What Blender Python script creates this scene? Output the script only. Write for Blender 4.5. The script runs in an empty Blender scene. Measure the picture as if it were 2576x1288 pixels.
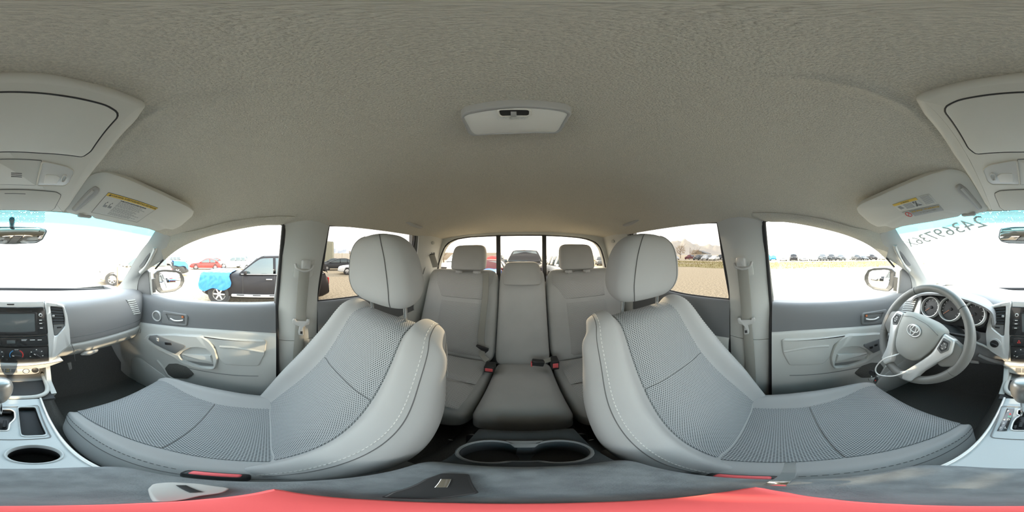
import bpy, math, random
import numpy as np
from mathutils import Matrix, Vector
random.seed(7); rng = np.random.default_rng(7)
SC = bpy.context.scene; COL = SC.collection
H = 1.65          # eye height over the gravel lot; everything below is measured from the eye, X right, Y ahead, Z up
X0 = 0.008        # centre plane of the cab
# ---------------------------------------------------------------- camera, sky, sun, exposure
YAW, ROLL = math.radians(4.2), math.radians(0.45)
cy, sy, cr, sr = math.cos(YAW), math.sin(YAW), math.cos(ROLL), math.sin(ROLL)
def D(u, v):
    t = u/2576*2*math.pi; p = (644-v)/1288*math.pi
    x, y, z = math.sin(t)*math.cos(p), math.cos(t)*math.cos(p), math.sin(p)
    x, y = x*cy-y*sy, x*sy+y*cy
    x, z = x*cr-z*sr, x*sr+z*cr
    return np.array((x, y, z))
cam = bpy.data.objects.new('camera', bpy.data.cameras.new('camera')); COL.objects.link(cam)
cam.data.type = 'PANO'; cam.data.panorama_type = 'EQUIRECTANGULAR'
cam.data.clip_start = 0.01; cam.data.clip_end = 20000
_f = Vector(D(1288, 644)); _u = Vector(D(1288, 0)); _r = _f.cross(_u)
cam.matrix_world = Matrix(((_r.x, _u.x, -_f.x, 0), (_r.y, _u.y, -_f.y, 0), (_r.z, _u.z, -_f.z, H), (0, 0, 0, 1)))
SC.camera = cam
SC.view_settings.view_transform = 'Standard'; SC.view_settings.look = 'None'
SC.view_settings.gamma = 1; SC.view_settings.use_curve_mapping = False
SC.view_settings.exposure = 1.62
SC.cycles.use_denoising = True
SC.cycles.diffuse_bounces = 8; SC.cycles.max_bounces = 16; SC.cycles.transparent_max_bounces = 24
SC.cycles.sample_clamp_indirect = 12
SKY, SUN = 2.6, 4.6
W = bpy.data.worlds.new('hazy_sky'); SC.world = W; W.use_nodes = True
nt = W.node_tree; nt.nodes.clear()
wo = nt.nodes.new('ShaderNodeOutputWorld'); bg = nt.nodes.new('ShaderNodeBackground')
tc = nt.nodes.new('ShaderNodeTexCoord'); sp = nt.nodes.new('ShaderNodeSeparateXYZ'); rp = nt.nodes.new('ShaderNodeValToRGB')
nt.links.new(tc.outputs['Generated'], sp.inputs[0]); nt.links.new(sp.outputs[2], rp.inputs[0])
e = rp.color_ramp.elements; e[0].position = 0.0; e[0].color = (1, .95, .88, 1); e[1].position = .75; e[1].color = (.62, .70, .80, 1)
m = e.new(.18); m.color = (.96, .95, .93, 1)
nt.links.new(rp.outputs[0], bg.inputs[0]); bg.inputs[1].default_value = SKY; nt.links.new(bg.outputs[0], wo.inputs[0])
sun = bpy.data.objects.new('sun', bpy.data.lights.new('sun', 'SUN')); COL.objects.link(sun)
sun.data.energy = SUN; sun.data.color = (1, .86, .66); sun.data.angle = math.radians(.6)
_az, _el = math.radians(184.5), math.radians(18.5)
sd = Vector((math.sin(_az)*math.cos(_el), math.cos(_az)*math.cos(_el), math.sin(_el)))
sun.rotation_euler = sd.to_track_quat('Z', 'Y').to_euler(); sun.location = (0, 0, 12)

# ---------------------------------------------------------------- helpers
def P(u, v, x=None, y=None, z=None, pl=None, d=None):
    r = D(u, v)
    if x is not None: k = x/r[0]
    elif y is not None: k = y/r[1]
    elif z is not None: k = z/r[2]
    elif pl is not None: k = np.dot(pl[0], pl[1])/np.dot(r, pl[1])
    else: k = d
    return r*k
def A(*p): return np.array(p, float)
def unit(v): v = np.asarray(v, float); return v/(np.linalg.norm(v)+1e-12)
ORG = {}
def own(o): return ORG.get(o.name, np.zeros(3))
def tag(o, label=None, cat=None, group=None, kind=None):
    for k, v in (('label', label), ('category', cat), ('group', group), ('kind', kind)):
        if v: o[k] = v
    return o
def thing(name, label, cat, loc, group=None):
    o = bpy.data.objects.new(name, None); COL.objects.link(o); o.empty_display_size = .05
    o.location = (loc[0], loc[1], loc[2]+H); ORG[o.name] = A(*loc)
    return tag(o, label, cat, group)
def mesh(name, V, F, mat, uv=None, ang=48, mats=None, mi=None):
    me = bpy.data.meshes.new(name)
    me.from_pydata([tuple(map(float, v)) for v in V], [], [tuple(int(i) for i in f) for f in F])
    if uv is not None:
        l = me.uv_layers.new(name='uv'); lv = np.empty(len(me.loops), int); me.loops.foreach_get('vertex_index', lv)
        l.data.foreach_set('uv', np.asarray(uv, float)[lv].ravel())
    for m_ in (mats or [mat]): me.materials.append(m_)
    if mi is not None: me.polygons.foreach_set('material_index', np.asarray(mi, dtype=np.int32))
    me.polygons.foreach_set('use_smooth', np.array([len(f) < 5 for f in F], bool))
    me.set_sharp_from_angle(angle=math.radians(ang))
    return me
def mk(name, VF, mat, par=None, label=None, cat=None, group=None, kind=None, uv=None, ang=48, mats=None, mi=None):
    V, F = np.asarray(VF[0], float), VF[1]
    if uv is None and len(VF) > 2: uv = VF[2]
    if par is not None: o0 = own(par)
    else:
        lo, hi = V.min(0), V.max(0); o0 = A((lo[0]+hi[0])/2, (lo[1]+hi[1])/2, lo[2])
    me = mesh(name, V-o0, F, mat, uv, ang, mats, mi)
    o = bpy.data.objects.new(name, me); COL.objects.link(o); ORG[o.name] = o0
    if par is not None: o.parent = par
    else: o.location = (o0[0], o0[1], o0[2]+H)
    return tag(o, label, cat, group, kind)
def J(*L):
    V, F, n = [], [], 0
    for v, f, *_ in L:
        v = np.asarray(v, float); V.append(v); F += [tuple(i+n for i in q) for q in f]; n += len(v)
    return np.concatenate(V), F
def mir(VF):
    V = np.array(VF[0], float); V[:, 0] = 2*X0-V[:, 0]
    return (V, [tuple(reversed(f)) for f in VF[1]]) + tuple(VF[2:])
def side(VF, s): return VF if s > 0 else mir(VF)
def mp(p, s):
    p = np.array(p, float)
    if s < 0: p[..., 0] = 2*X0-p[..., 0]
    return p
def cr_spline(p, n, closed=False):
    p = np.asarray(p, float); k = len(p)
    t = np.linspace(0, k if closed else k-1, n, endpoint=not closed)
    i = np.clip(np.floor(t).astype(int), 0, (k-1) if closed else k-2); f = (t-i)
    f = f.reshape((-1,)+(1,)*(p.ndim-1))
    if closed: a, b, c, d = p[(i-1) % k], p[i % k], p[(i+1) % k], p[(i+2) % k]
    else:
        b, c = p[i], p[i+1]
        a = np.where((i > 0).reshape(f.shape), p[np.maximum(i-1, 0)], 2*b-c)
        d = np.where((i < k-2).reshape(f.shape), p[np.minimum(i+2, k-1)], 2*c-b)
    return .5*(2*b+(c-a)*f+(2*a-5*b+4*c-d)*f*f+(3*b-a-3*c+d)*f**3)
def gridF(nv, nu, wrap=False):
    F = []
    for j in range(nv-1):
        for i in range(nu if wrap else nu-1):
            k = (i+1) % nu; F.append((j*nu+i, j*nu+k, (j+1)*nu+k, (j+1)*nu+i))
    return F
def grid_uv(G):
    du = np.linalg.norm(np.diff(G, axis=1), axis=2).cumsum(1); dv = np.linalg.norm(np.diff(G, axis=0), axis=2).cumsum(0)
    nv, nu = G.shape[:2]; uv = np.zeros((nv, nu, 2))
    uv[:, 1:, 0] = du; uv[:, :, 0] -= uv[:, nu//2, 0][:, None]; uv[1:, :, 1] = dv[:, nu//2][:, None]
    return uv.reshape(-1, 2)
def surf(G): G = np.asarray(G, float); return G.reshape(-1, 3), gridF(*G.shape[:2]), grid_uv(G)
def gnorm(G, wrap=False):
    if wrap:
        du = np.roll(G, -1, 1)-np.roll(G, 1, 1)
    else: du = np.gradient(G, axis=1)
    n = np.cross(du, np.gradient(G, axis=0)); return n/(np.linalg.norm(n, axis=2, keepdims=True)+1e-12)
def shell(G, t, flip=False):
    """a surface given thickness t behind it"""
    G = np.asarray(G, float); n = gnorm(G)*(-1 if flip else 1); nv, nu = G.shape[:2]
    B = G-n*t; V = np.concatenate((G.reshape(-1, 3), B.reshape(-1, 3))); k = nv*nu
    F = gridF(nv, nu); F += [tuple(i+k for i in reversed(f)) for f in F]
    ed = [j for j in range(nu)]+[j*nu+nu-1 for j in range(1, nv)]+[(nv-1)*nu+j for j in range(nu-2, -1, -1)]+[j*nu for j in range(nv-2, 0, -1)]
    for a, b in zip(ed, ed[1:]+ed[:1]): F.append((a, a+k, b+k, b))
    uv = grid_uv(G); return V, F, np.concatenate((uv, uv))
def loftG(secs, nu, nv, closed=True):
    S = np.stack([cr_spline(s, nu, closed) for s in secs]); return cr_spline(S, nv)
def closeG(G, capA=True, capB=True):
    nv, nu = G.shape[:2]; V = G.reshape(-1, 3); F = gridF(nv, nu, True); V = list(V)
    if capA: V.append(G[0].mean(0)); F += [((i+1) % nu, i, len(V)-1) for i in range(nu)]
    if capB: V.append(G[-1].mean(0)); F += [((nv-1)*nu+i, (nv-1)*nu+(i+1) % nu, len(V)-1) for i in range(nu)]
    return np.array(V), F
def patch(G, i0, i1, j0, j1, off, edge=.006, wrap=True, sgn=1, tuck=.004):
    """region of a lofted surface raised by off, its rim tucked in to make a seam"""
    nu = G.shape[1]; idx = [i % nu for i in range(i0, i1+1)]
    n = gnorm(G, wrap)*sgn; S = G[j0:j1+1][:, idx].copy(); N = n[j0:j1+1][:, idx]
    S[1] = S[0]*.82+S[1]*.18; S[-2] = S[-1]*.82+S[-2]*.18; S[:, 1] = S[:, 0]*.82+S[:, 1]*.18; S[:, -2] = S[:, -1]*.82+S[:, -2]*.18
    a = np.full(S.shape[:2], off); a[0] = a[-1] = -tuck; a[:, 0] = a[:, -1] = -tuck
    return surf(S+N*a[..., None])
def box(c, s, bev=0, seg=2, R=None):
    import bmesh
    bm = bmesh.new(); bmesh.ops.create_cube(bm, size=1)
    for v in bm.verts: v.co = Vector((v.co.x*s[0], v.co.y*s[1], v.co.z*s[2]))
    if bev: bmesh.ops.bevel(bm, geom=bm.edges[:], offset=min(bev, min(s)*.49), segments=seg, profile=.5, affect='EDGES')
    bm.verts.index_update()
    V = np.array([v.co[:] for v in bm.verts]); F = [tuple(v.index for v in f.verts) for f in bm.faces]; bm.free()
    if R is not None: V = V@np.asarray(R, float).T
    return V+np.asarray(c, float), F
def frame(n, up=(0, 0, 1)):
    n = unit(n); x = unit(np.cross(up, n)); y = np.cross(n, x); return np.stack((x, y, n), 1)   # columns
def fillet(p, r, seg=5):
    p = np.asarray(p, float); k = len(p); out = []
    for i in range(k):
        a, b, c = p[i-1], p[i], p[(i+1) % k]; rr = r[i] if hasattr(r, '__len__') else r
        d1, d2 = a-b, c-b; l1, l2 = np.linalg.norm(d1), np.linalg.norm(d2); q = min(rr, l1*.48, l2*.48)
        if q < 1e-5: out.append(b); continue
        s, e_ = b+d1/l1*q, b+d2/l2*q
        for t in np.linspace(0, 1, seg+1): out.append((1-t)**2*s+2*t*(1-t)*b+t*t*e_)
    return np.array(out)
def slab(p, n, dep, bev=.002, base=0.0):
    """polygon p pushed out along n by dep, front edge bevelled"""
    p = np.asarray(p, float); n = unit(n); c = p.mean(0); k = len(p)
    tn = np.roll(p, -1, 0)-np.roll(p, 1, 0); ins = np.cross(n, tn); ins /= np.linalg.norm(ins, axis=1, keepdims=True)+1e-9
    area = sum(np.dot(n, np.cross(p[i]-c, p[(i+1) % k]-c)) for i in range(k))
    if area < 0: ins = -ins
    rows = [p+n*base, p+n*(dep-bev), p+n*(dep-bev*.3)+ins*bev*.3, p+n*dep+ins*bev]
    V = np.concatenate(rows); F = []
    for j in range(3):
        for i in range(k):
            q = (i+1) % k; F.append((j*k+i, j*k+q, (j+1)*k+q, (j+1)*k+i))
    F += [tuple(range(k-1, -1, -1)), tuple(3*k+i for i in range(k))]
    return V, F
def ringp(po, pi, n, dep, bev=.002, base=0.0):
    """frame between two outlines with the same number of points"""
    po, pi = np.asarray(po, float), np.asarray(pi, float); n = unit(n); k = len(po); w = (pi-po); L = np.linalg.norm(w, axis=1, keepdims=True)+1e-9
    b = np.minimum(bev, L*.35)*w/L
    rows = [po+n*base, po+n*(dep-bev), po+b+n*dep, pi-b+n*dep, pi+n*(dep-bev), pi+n*base]; V = np.concatenate(rows); F = []
    for j in range(6):
        for i in range(k):
            q = (i+1) % k; a = (j+1) % 6; F.append((j*k+i, j*k+q, a*k+q, a*k+i))
    return V, F
def resample(p, n, closed=True):
    p = np.asarray(p, float); q = np.concatenate((p, p[:1])) if closed else p
    s = np.r_[0, np.linalg.norm(np.diff(q, axis=0), axis=1).cumsum()]; t = np.linspace(0, s[-1], n, endpoint=not closed)
    return np.stack([np.interp(t, s, q[:, i]) for i in range(3)], 1)
def ringpoly(po, pi, n, dep, bev=.002, base=0., k=64):
    a = resample(po, k); b = resample(pi, k)
    sh = min(range(k), key=lambda r: np.linalg.norm(np.roll(b, r, 0)-a, axis=1).sum()); return ringp(a, np.roll(b, sh, 0), n, dep, bev, base)
def shrink(p, f): p = np.asarray(p, float); c = p.mean(0); return c+(p-c)*f
def tube(p, r, n=8, closed=False, cap=True):
    p = np.asarray(p, float); k = len(p); r = np.full(k, r) if np.isscalar(r) else np.asarray(r)
    t = (np.roll(p, -1, 0)-np.roll(p, 1, 0)) if closed else np.gradient(p, axis=0)
    t /= np.linalg.norm(t, axis=1, keepdims=True)+1e-12
    a = unit(np.cross(t[0], (0, 0, 1) if abs(t[0][2]) < .9 else (1, 0, 0))); V = []
    for i in range(k):
        a = unit(a-t[i]*np.dot(a, t[i])); b = np.cross(t[i], a)
        for j in range(n): w = 2*math.pi*j/n; V.append(p[i]+r[i]*(a*math.cos(w)+b*math.sin(w)))
    F = []
    for i in range(k if closed else k-1):
        for j in range(n): q = (j+1) % n; l = (i+1) % k; F.append((i*n+j, i*n+q, l*n+q, l*n+j))
    if not closed and cap: F += [tuple(range(n-1, -1, -1)), tuple((k-1)*n+j for j in range(n))]
    return np.array(V), F
def band(p, n, w, t):
    """flat strap along p, width w across, thickness t along normals n"""
    p = np.asarray(p, float); n = np.asarray(n, float)
    if n.ndim == 1: n = np.tile(n, (len(p), 1))
    tg = np.gradient(p, axis=0); tg /= np.linalg.norm(tg, axis=1, keepdims=True); s = np.cross(tg, n); s /= np.linalg.norm(s, axis=1, keepdims=True)
    G = np.stack((p-s*w/2, p-s*w/2*.9+n*t, p+s*w/2*.9+n*t, p+s*w/2), 1); V = G.reshape(-1, 3); nu = 4
    F = gridF(len(p), 4, True)+[(3, 2, 1, 0), tuple((len(p)-1)*4+i for i in range(4))]
    return V, F
def lathe(prof, c, ax, n=24, cap=True):
    """prof: (radius, height along ax)"""
    R = frame(ax, (0, 1, 0) if abs(unit(ax)[2]) > .9 else (0, 0, 1)); V = []
    for r, h in prof:
        for i in range(n): w = 2*math.pi*i/n; V.append(R@A(r*math.cos(w), r*math.sin(w), h))
    F = gridF(len(prof), n, True)
    if cap and prof[0][0] > 1e-6: F.append(tuple(range(n-1, -1, -1)))
    if cap and prof[-1][0] > 1e-6: F.append(tuple((len(prof)-1)*n+i for i in range(n)))
    return np.array(V)+np.asarray(c, float), F
def ell(c, ax1, ax2, n=28): t = np.linspace(0, 2*math.pi, n, endpoint=False)[:, None]; return np.asarray(c)+np.cos(t)*ax1+np.sin(t)*ax2
def pad(q, n, th, m=5, N=14, back=0.):
    """pillow over the quad q (p00,p10,p11,p01), raised along n"""
    q = [np.asarray(x, float) for x in q]; n = unit(n); t = np.sin(np.linspace(-1, 1, N)*math.pi/2); G = np.zeros((N, N, 3))
    for j, b in enumerate(t):
        for i, a in enumerate(t):
            h = max(0, 1-abs(a)**m)**(1/m*1.6)*max(0, 1-abs(b)**m)**(1/m*1.6)
            # round the plan corners
            k = 1/max(1, (abs(a)**8+abs(b)**8)**(1/8)); s, r = (a*k+1)/2, (b*k+1)/2
            G[j, i] = (q[0]*(1-s)+q[1]*s)*(1-r)+(q[3]*(1-s)+q[2]*s)*r+n*(th*h-back*(1-h))
    nv = N; V, F, uv = surf(G); ed = [i for i in range(N)]+[j*N+N-1 for j in range(1, N)]+[(N-1)*N+i for i in range(N-2, -1, -1)]+[j*N for j in range(N-2, 0, -1)]
    return V, F+[tuple(reversed(ed))], uv
def strip(a, b, n=24, bulge=0., dirn=None, k=6):
    """ruled surface from curve a to curve b, bulged along dirn"""
    a, b = cr_spline(a, n), cr_spline(b, n); t = np.linspace(0, 1, k)[:, None, None]; G = a[None]*(1-t)+b[None]*t
    if bulge: G = G+np.sin(math.pi*t)*bulge*np.asarray(dirn)
    return G
def text(name, s, o, xd, yd, size, mat, par, align='CENTER', ext=.0003):
    c = bpy.data.curves.new(name, 'FONT'); c.body = s; c.size = size; c.extrude = ext; c.align_x = align; c.align_y = 'CENTER'; c.resolution_u = 2
    t0 = bpy.data.objects.new(name, c); COL.objects.link(t0); dg = bpy.context.evaluated_depsgraph_get()
    me = bpy.data.meshes.new_from_object(t0.evaluated_get(dg)); bpy.data.objects.remove(t0); bpy.data.curves.remove(c)
    me.materials.clear(); me.materials.append(mat); t = bpy.data.objects.new(name, me); COL.objects.link(t)
    x = unit(xd); z = unit(np.cross(x, yd)); y = np.cross(z, x); 
    p = np.asarray(o, float)-(own(par) if par else 0)
    if not par: p = p+A(0, 0, H)
    t.matrix_local = Matrix(((x[0], y[0], z[0], p[0]), (x[1], y[1], z[1], p[1]), (x[2], y[2], z[2], p[2]), (0, 0, 0, 1)))
    if par: t.parent = par
    ORG[t.name] = np.asarray(o, float); return t

# ---------------------------------------------------------------- materials
def mat(name, col, rough=.6, metal=0., bump=None, var=None, spec=.5, coat=0., emit=None, coords='Object'):
    """bump=(scale,strength,distance)  var=(scale, other colour, amount)"""
    m = bpy.data.materials.new(name); m.use_nodes = True; t = m.node_tree; b = t.nodes['Principled BSDF']
    b.inputs['Base Color'].default_value = (*col, 1); b.inputs['Roughness'].default_value = rough; b.inputs['Metallic'].default_value = metal
    b.inputs['Specular IOR Level'].default_value = spec; b.inputs['Coat Weight'].default_value = coat
    if emit: b.inputs['Emission Color'].default_value = (*emit[0], 1); b.inputs['Emission Strength'].default_value = emit[1]
    co = t.nodes.new('ShaderNodeTexCoord').outputs[coords]
    if var:
        nz = t.nodes.new('ShaderNodeTexNoise'); nz.inputs['Scale'].default_value = var[0]; nz.inputs['Detail'].default_value = 5; t.links.new(co, nz.inputs[0])
        r = t.nodes.new('ShaderNodeMapRange'); r.inputs[1].default_value = .35; r.inputs[2].default_value = .65; t.links.new(nz.outputs[0], r.inputs[0])
        r.inputs[4].default_value = var[2]
        x = t.nodes.new('ShaderNodeMix'); x.data_type = 'RGBA'; x.inputs[6].default_value = (*col, 1); x.inputs[7].default_value = (*var[1], 1)
        t.links.new(r.outputs[0], x.inputs[0]); t.links.new(x.outputs[2], b.inputs['Base Color'])
    if bump:
        nz = t.nodes.new('ShaderNodeTexNoise'); nz.inputs['Scale'].default_value = bump[0]; nz.inputs['Detail'].default_value = 3; t.links.new(co, nz.inputs[0])
        bm_ = t.nodes.new('ShaderNodeBump'); bm_.inputs['Strength'].default_value = bump[1]; bm_.inputs['Distance'].default_value = bump[2]
        t.links.new(nz.outputs[0], bm_.inputs['Height']); t.links.new(bm_.outputs[0], b.inputs['Normal'])
    return m
def mesh_fabric(name, col, hole, pu=.0064, pv=.0098, rad=.32):
    """staggered small holes woven through a fabric"""
    m = mat(name, col, .95, spec=.15); t = m.node_tree; b = t.nodes['Principled BSDF']; N = t.nodes.new; L = t.links.new
    uvn = N('ShaderNodeUVMap'); s = N('ShaderNodeSeparateXYZ'); L(uvn.outputs[0], s.inputs[0])
    def M(op, a, b_=None):
        n = N('ShaderNodeMath'); n.operation = op
        for i, q in enumerate((a, b_)):
            if q is None: continue
            if isinstance(q, (int, float)): n.inputs[i].default_value = q
            else: L(q, n.inputs[i])
        return n.outputs[0]
    U_, V_ = M('DIVIDE', s.outputs[0], pu), M('DIVIDE', s.outputs[1], pv)
    def dist(o):
        a = M('SUBTRACT', M('FRACT', M('ADD', U_, 100+o)), .5); c = M('SUBTRACT', M('FRACT', M('ADD', V_, 100+o)), .5)
        a, c = M('MULTIPLY', a, pu/.006), M('MULTIPLY', c, pv/.006); return M('SQRT', M('ADD', M('MULTIPLY', a, a), M('MULTIPLY', c, c)))
    d = M('MINIMUM', dist(0.), dist(.5))
    r = N('ShaderNodeMapRange'); r.inputs[1].default_value = rad-.08; r.inputs[2].default_value = rad+.08; r.inputs[3].default_value = 1; r.inputs[4].default_value = 0; L(d, r.inputs[0])
    x = N('ShaderNodeMix'); x.data_type = 'RGBA'; x.inputs[6].default_value = (*col, 1); x.inputs[7].default_value = (*hole, 1); L(r.outputs[0], x.inputs[0]); L(x.outputs[2], b.inputs['Base Color'])
    bp = N('ShaderNodeBump'); bp.inputs['Strength'].default_value = .5; bp.inputs['Distance'].default_value = .001; bp.invert = True; L(r.outputs[0], bp.inputs['Height']); L(bp.outputs[0], b.inputs['Normal'])
    return m
def glass(name, tint, refl=.06, grad=None):
    m = bpy.data.materials.new(name); m.use_nodes = True; t = m.node_tree; t.nodes.clear(); N = t.nodes.new; L = t.links.new
    o = N('ShaderNodeOutputMaterial'); tr = N('ShaderNodeBsdfTransparent'); gl = N('ShaderNodeBsdfGlossy'); mx = N('ShaderNodeMixShader'); lw = N('ShaderNodeFresnel')
    gl.inputs['Roughness'].default_value = .0; gl.inputs['Color'].default_value = (refl*14,)*3+(1,); tr.inputs[0].default_value = (*tint, 1); ge = N('ShaderNodeNewGeometry'); mr_ = N('ShaderNodeMapRange'); mr_.inputs[3].default_value = 1.35; mr_.inputs[4].default_value = 1/1.35; L(ge.outputs['Backfacing'], mr_.inputs[0]); L(mr_.outputs[0], lw.inputs[0])
    L(lw.outputs[0], mx.inputs[0]); L(tr.outputs[0], mx.inputs[1]); L(gl.outputs[0], mx.inputs[2]); L(mx.outputs[0], o.inputs[0])
    if grad:   # a tinted band across the top of the pane, in the pane's own height
        g = N('ShaderNodeTexCoord'); s = N('ShaderNodeSeparateXYZ'); L(g.outputs['UV'], s.inputs[0]); r = N('ShaderNodeValToRGB'); L(s.outputs[1], r.inputs[0])
        e = r.color_ramp.elements; e[0].position = grad[0]; e[0].color = (*tint, 1); e[1].position = grad[1]; e[1].color = (*grad[2], 1); L(r.outputs[0], tr.inputs[0])
    return m
FAB = mat('grey_fabric', (.36, .365, .36), .95, bump=(900, .25, .0006), var=(14, (.35, .352, .345), .5), spec=.15)
FABR = mat('rear_fabric', (.40, .40, .385), .95, bump=(900, .25, .0006), var=(9, (.36, .36, .345), .6), spec=.15)
MESHF = mesh_fabric('mesh_fabric', (.37, .385, .385), (.09, .096, .10))
MESHR = mesh_fabric('rear_mesh_fabric', (.46, .46, .445), (.17, .17, .165), .0056, .0082, .26)
SEAM = mat('seam', (.10, .10, .10), .9); STITCH = mat('stitch', (.6, .6, .58), .8)
HEAD = mat('headliner_felt', (.62, .585, .50), .98, bump=(420, .8, .003), var=(420, (.46, .445, .39), .8), spec=.1)
TRIM = mat('trim_grey', (.47, .48, .46), .6, bump=(700, .12, .0005))
TRIMD = mat('trim_dark_grey', (.17, .175, .175), .62, bump=(700, .15, .0005))
DASHT = mat('dash_grey', (.27, .275, .28), .6, bump=(500, .18, .0006)); DASHD = mat('dash_dark_grey', (.14, .147, .152), .62, bump=(500, .18, .0006))
ROOFP = mat('roof_plastic', (.66, .65, .59), .6, bump=(700, .12, .0005)); WBODY = mat('white_body_paint', (.6, .61, .62), .3, coat=.5); CONS = mat('console_grey', (.44, .48, .49), .55, bump=(380, .15, .0006))
BLACK = mat('black_plastic', (.022, .022, .023), .45); GLOSSB = mat('gloss_black', (.02, .02, .02), .18, coat=.5); RUB = mat('rubber', (.03, .032, .034), .7)
CARPET = mat('carpet', (.13, .13, .122), .98, bump=(600, .8, .003), var=(300, (.085, .085, .08), .8), spec=.05)
SILV = mat('silver_paint', (.66, .67, .66), .38, .35); CHROME = mat('chrome', (.8, .8, .8), .12, 1.); WHITE = mat('white_print', (.85, .85, .83), .6)
SCREEN = mat('screen', (.10, .115, .12), .2, coat=.3); RED = mat('red_plastic', (.80, .13, .14), .4); REDP = mat('red_pad', (.85, .12, .12), .5)
LENS = mat('lamp_lens', (.66, .66, .63), .25, coat=.4); DOMEL = mat('frosted_lens', (.78, .77, .72), .45)
LEATH = mat('wheel_leather', (.18, .18, .17), .42, bump=(900, .3, .0006)); HUBM = mat('hub_plastic', (.34, .35, .33), .6, bump=(700, .1, .0005))
YELL = mat('label_yellow', (.75, .52, .1), .7); LABW = mat('label_white', (.62, .62, .58), .7); INK = mat('ink', (.09, .09, .09), .8); ARMD = mat('console_dark_fabric', (.045, .052, .056), .9, bump=(700, .4, .001)); STINK = mat('flare_paled_ink', (.55, .60, .57), .8); INKG = mat('ink_grey', (.3, .31, .31), .8)  # windscreen lettering ink is paled to carry the flare over backlit text
ORG_ = mat('orange_mark', (.5, .16, .06), .6); BLUEM = mat('blue_mark', (.08, .3, .6), .6); GRN = mat('green_mark', (.1, .55, .35), .6); REDM = mat('red_mark', (.75, .06, .05), .6)
ARM = mat('armrest_fabric', (.19, .21, .22), .95, bump=(700, .5, .001), var=(60, (.12, .13, .14), .7), spec=.15)
WEB = mat('belt_webbing', (.25, .245, .22), .9, bump=(1200, .3, .0006)); GREYPL = mat('grey_clip', (.40, .40, .39), .5)
MIRR = mat('mirror_glass', (.85, .86, .86), .02, 1.); KNOB = mat('shift_knob', (.3, .3, .29), .3, .5)
GLASS_F = glass('clear_glass', (.93, .96, .94)); GLASS_P = glass('privacy_glass', (.30, .285, .265)); GLASS_R = glass('rear_glass', (.72, .69, .64))
GLASS_W = glass('windscreen_glass', (.93, .96, .94), grad=(.80, .90, (.10, .50, .62)))
# ================================================================ the cab shell (setting)
KY = [-1.17, -1.02, -.8, -.5, -.25, -.07, .03, .15, .285, .36, .41]
KW = [.60, .62, .635, .638, .638, .638, .636, .64, .65, .66, .668]
KR = [.14, .136, .135, .137, .137, .136, .13, .115, .088, .08, .074]
KC = [.155, .20, .232, .248, .253, .253, .252, .236, .195, .162, .138]
def headZ(x, y):
    yy = min(y, .41); w, r, c = (np.interp(yy, KY, k) for k in (KW, KR, KC)); s = min(1, abs(x-X0)/w); return r+(c-r)*(1-s**3.2)
tY = np.linspace(-1.17, .41, 110); sS = np.sin(np.linspace(-1, 1, 361)*math.pi/2*.999)
G = np.zeros((110, 361, 3))
for j, y in enumerate(tY):
    w, r, c = (np.interp(y, KY, k) for k in (KW, KR, KC)); bow = .07*np.clip((y-.0)/.41, 0, 1)**2
    for i, s in enumerate(sS):
        x = w*s; z = r+(c-r)*(1-abs(s)**3.2)
        # pressed-in ridge running back from the overhead console
        z -= .0055*math.exp(-((abs(x)-.139-.2*max(0, y-.12))/.0065)**2)*np.clip((y+.03)/.07, 0, 1)*np.clip((.26-y)/.1, 0, 1)
        G[j, i] = (X0+x, y+bow*(1-s*s), z)
n_ = shell(G, .012, flip=True)
mk('ceiling', (n_[0], n_[1]), HEAD, kind='structure', ang=60)
mk('roof', slab([(-.71+X0, -1.27, .30), (.71+X0, -1.27, .30), (.70+X0, .2, .30), (.6+X0, .5, .2), (-.6+X0, .5, .2), (-.70+X0, .2, .30)], (0, 0, 1), .02), TRIMD, kind='structure')

# floor, tunnel, firewall
fl = mk('floor', slab([(-.8, -1.3, -.97), (.8, -1.3, -.97), (.8, 1.35, -.97), (-.8, 1.35, -.97)], (0, 0, 1), .02), CARPET, kind='structure')
secs = [[(X0+sx*w, y, z) for sx, w, z in ((-1, .2, -.97), (-1, .15, h-.03), (-1, .1, h), (0, 0, h+.01), (1, .1, h), (1, .15, h-.03), (1, .2, -.97))] for y, h in ((-1.2, -.80), (-.5, -.80), (.2, -.78), (.7, -.70), (1.2, -.6))]
mk('floor_tunnel', surf(loftG(secs, 40, 24, False)), CARPET, fl)
G = np.array([[(x, y, z) for x in np.linspace(-.82, .82, 6)] for y, z in ((.72, -.955), (.86, -.93), (1.02, -.80), (1.14, -.62), (1.17, -.25))])
mk('wall_front', shell(cr_spline(G, 24), .02), CARPET, kind='structure')

# windscreen
wb = [mp(A(.76, .84, -.25), -1), mp(A(.70, .95, -.247), -1), A(X0-.4, 1.11, -.243), A(X0, 1.17, -.24), A(X0+.4, 1.11, -.243), A(.70, .95, -.247), A(.76, .84, -.25)]
wt = [mp(A(.60, .42, .125), -1), mp(A(.55, .455, .13), -1), A(X0-.3, .475, .147), A(X0, .487, .152), A(X0+.3, .475, .147), A(.55, .455, .13), A(.60, .42, .125)]
WSG = strip(wb, wt, 40, -.03, (0, -.5, -.87), 16)
uvw = np.stack(np.meshgrid(np.linspace(0, 1, 40), np.linspace(0, 1, 16)), 2).reshape(-1, 2)
win1 = mk('window_1', (WSG.reshape(-1, 3), gridF(16, 40)), GLASS_W, kind='structure', uv=uvw)
mk('seal', tube(cr_spline([A(*p)+A(0, -.012, .004) for p in wb], 60), .009, 6), BLACK, win1)
_T = np.concatenate([np.stack((WSG[:-1, :-1], WSG[:-1, 1:], WSG[1:, 1:]), 2).reshape(-1, 3, 3), np.stack((WSG[:-1, :-1], WSG[1:, 1:], WSG[1:, :-1]), 2).reshape(-1, 3, 3)])
_N = np.cross(_T[:, 1]-_T[:, 0], _T[:, 2]-_T[:, 0])
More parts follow.
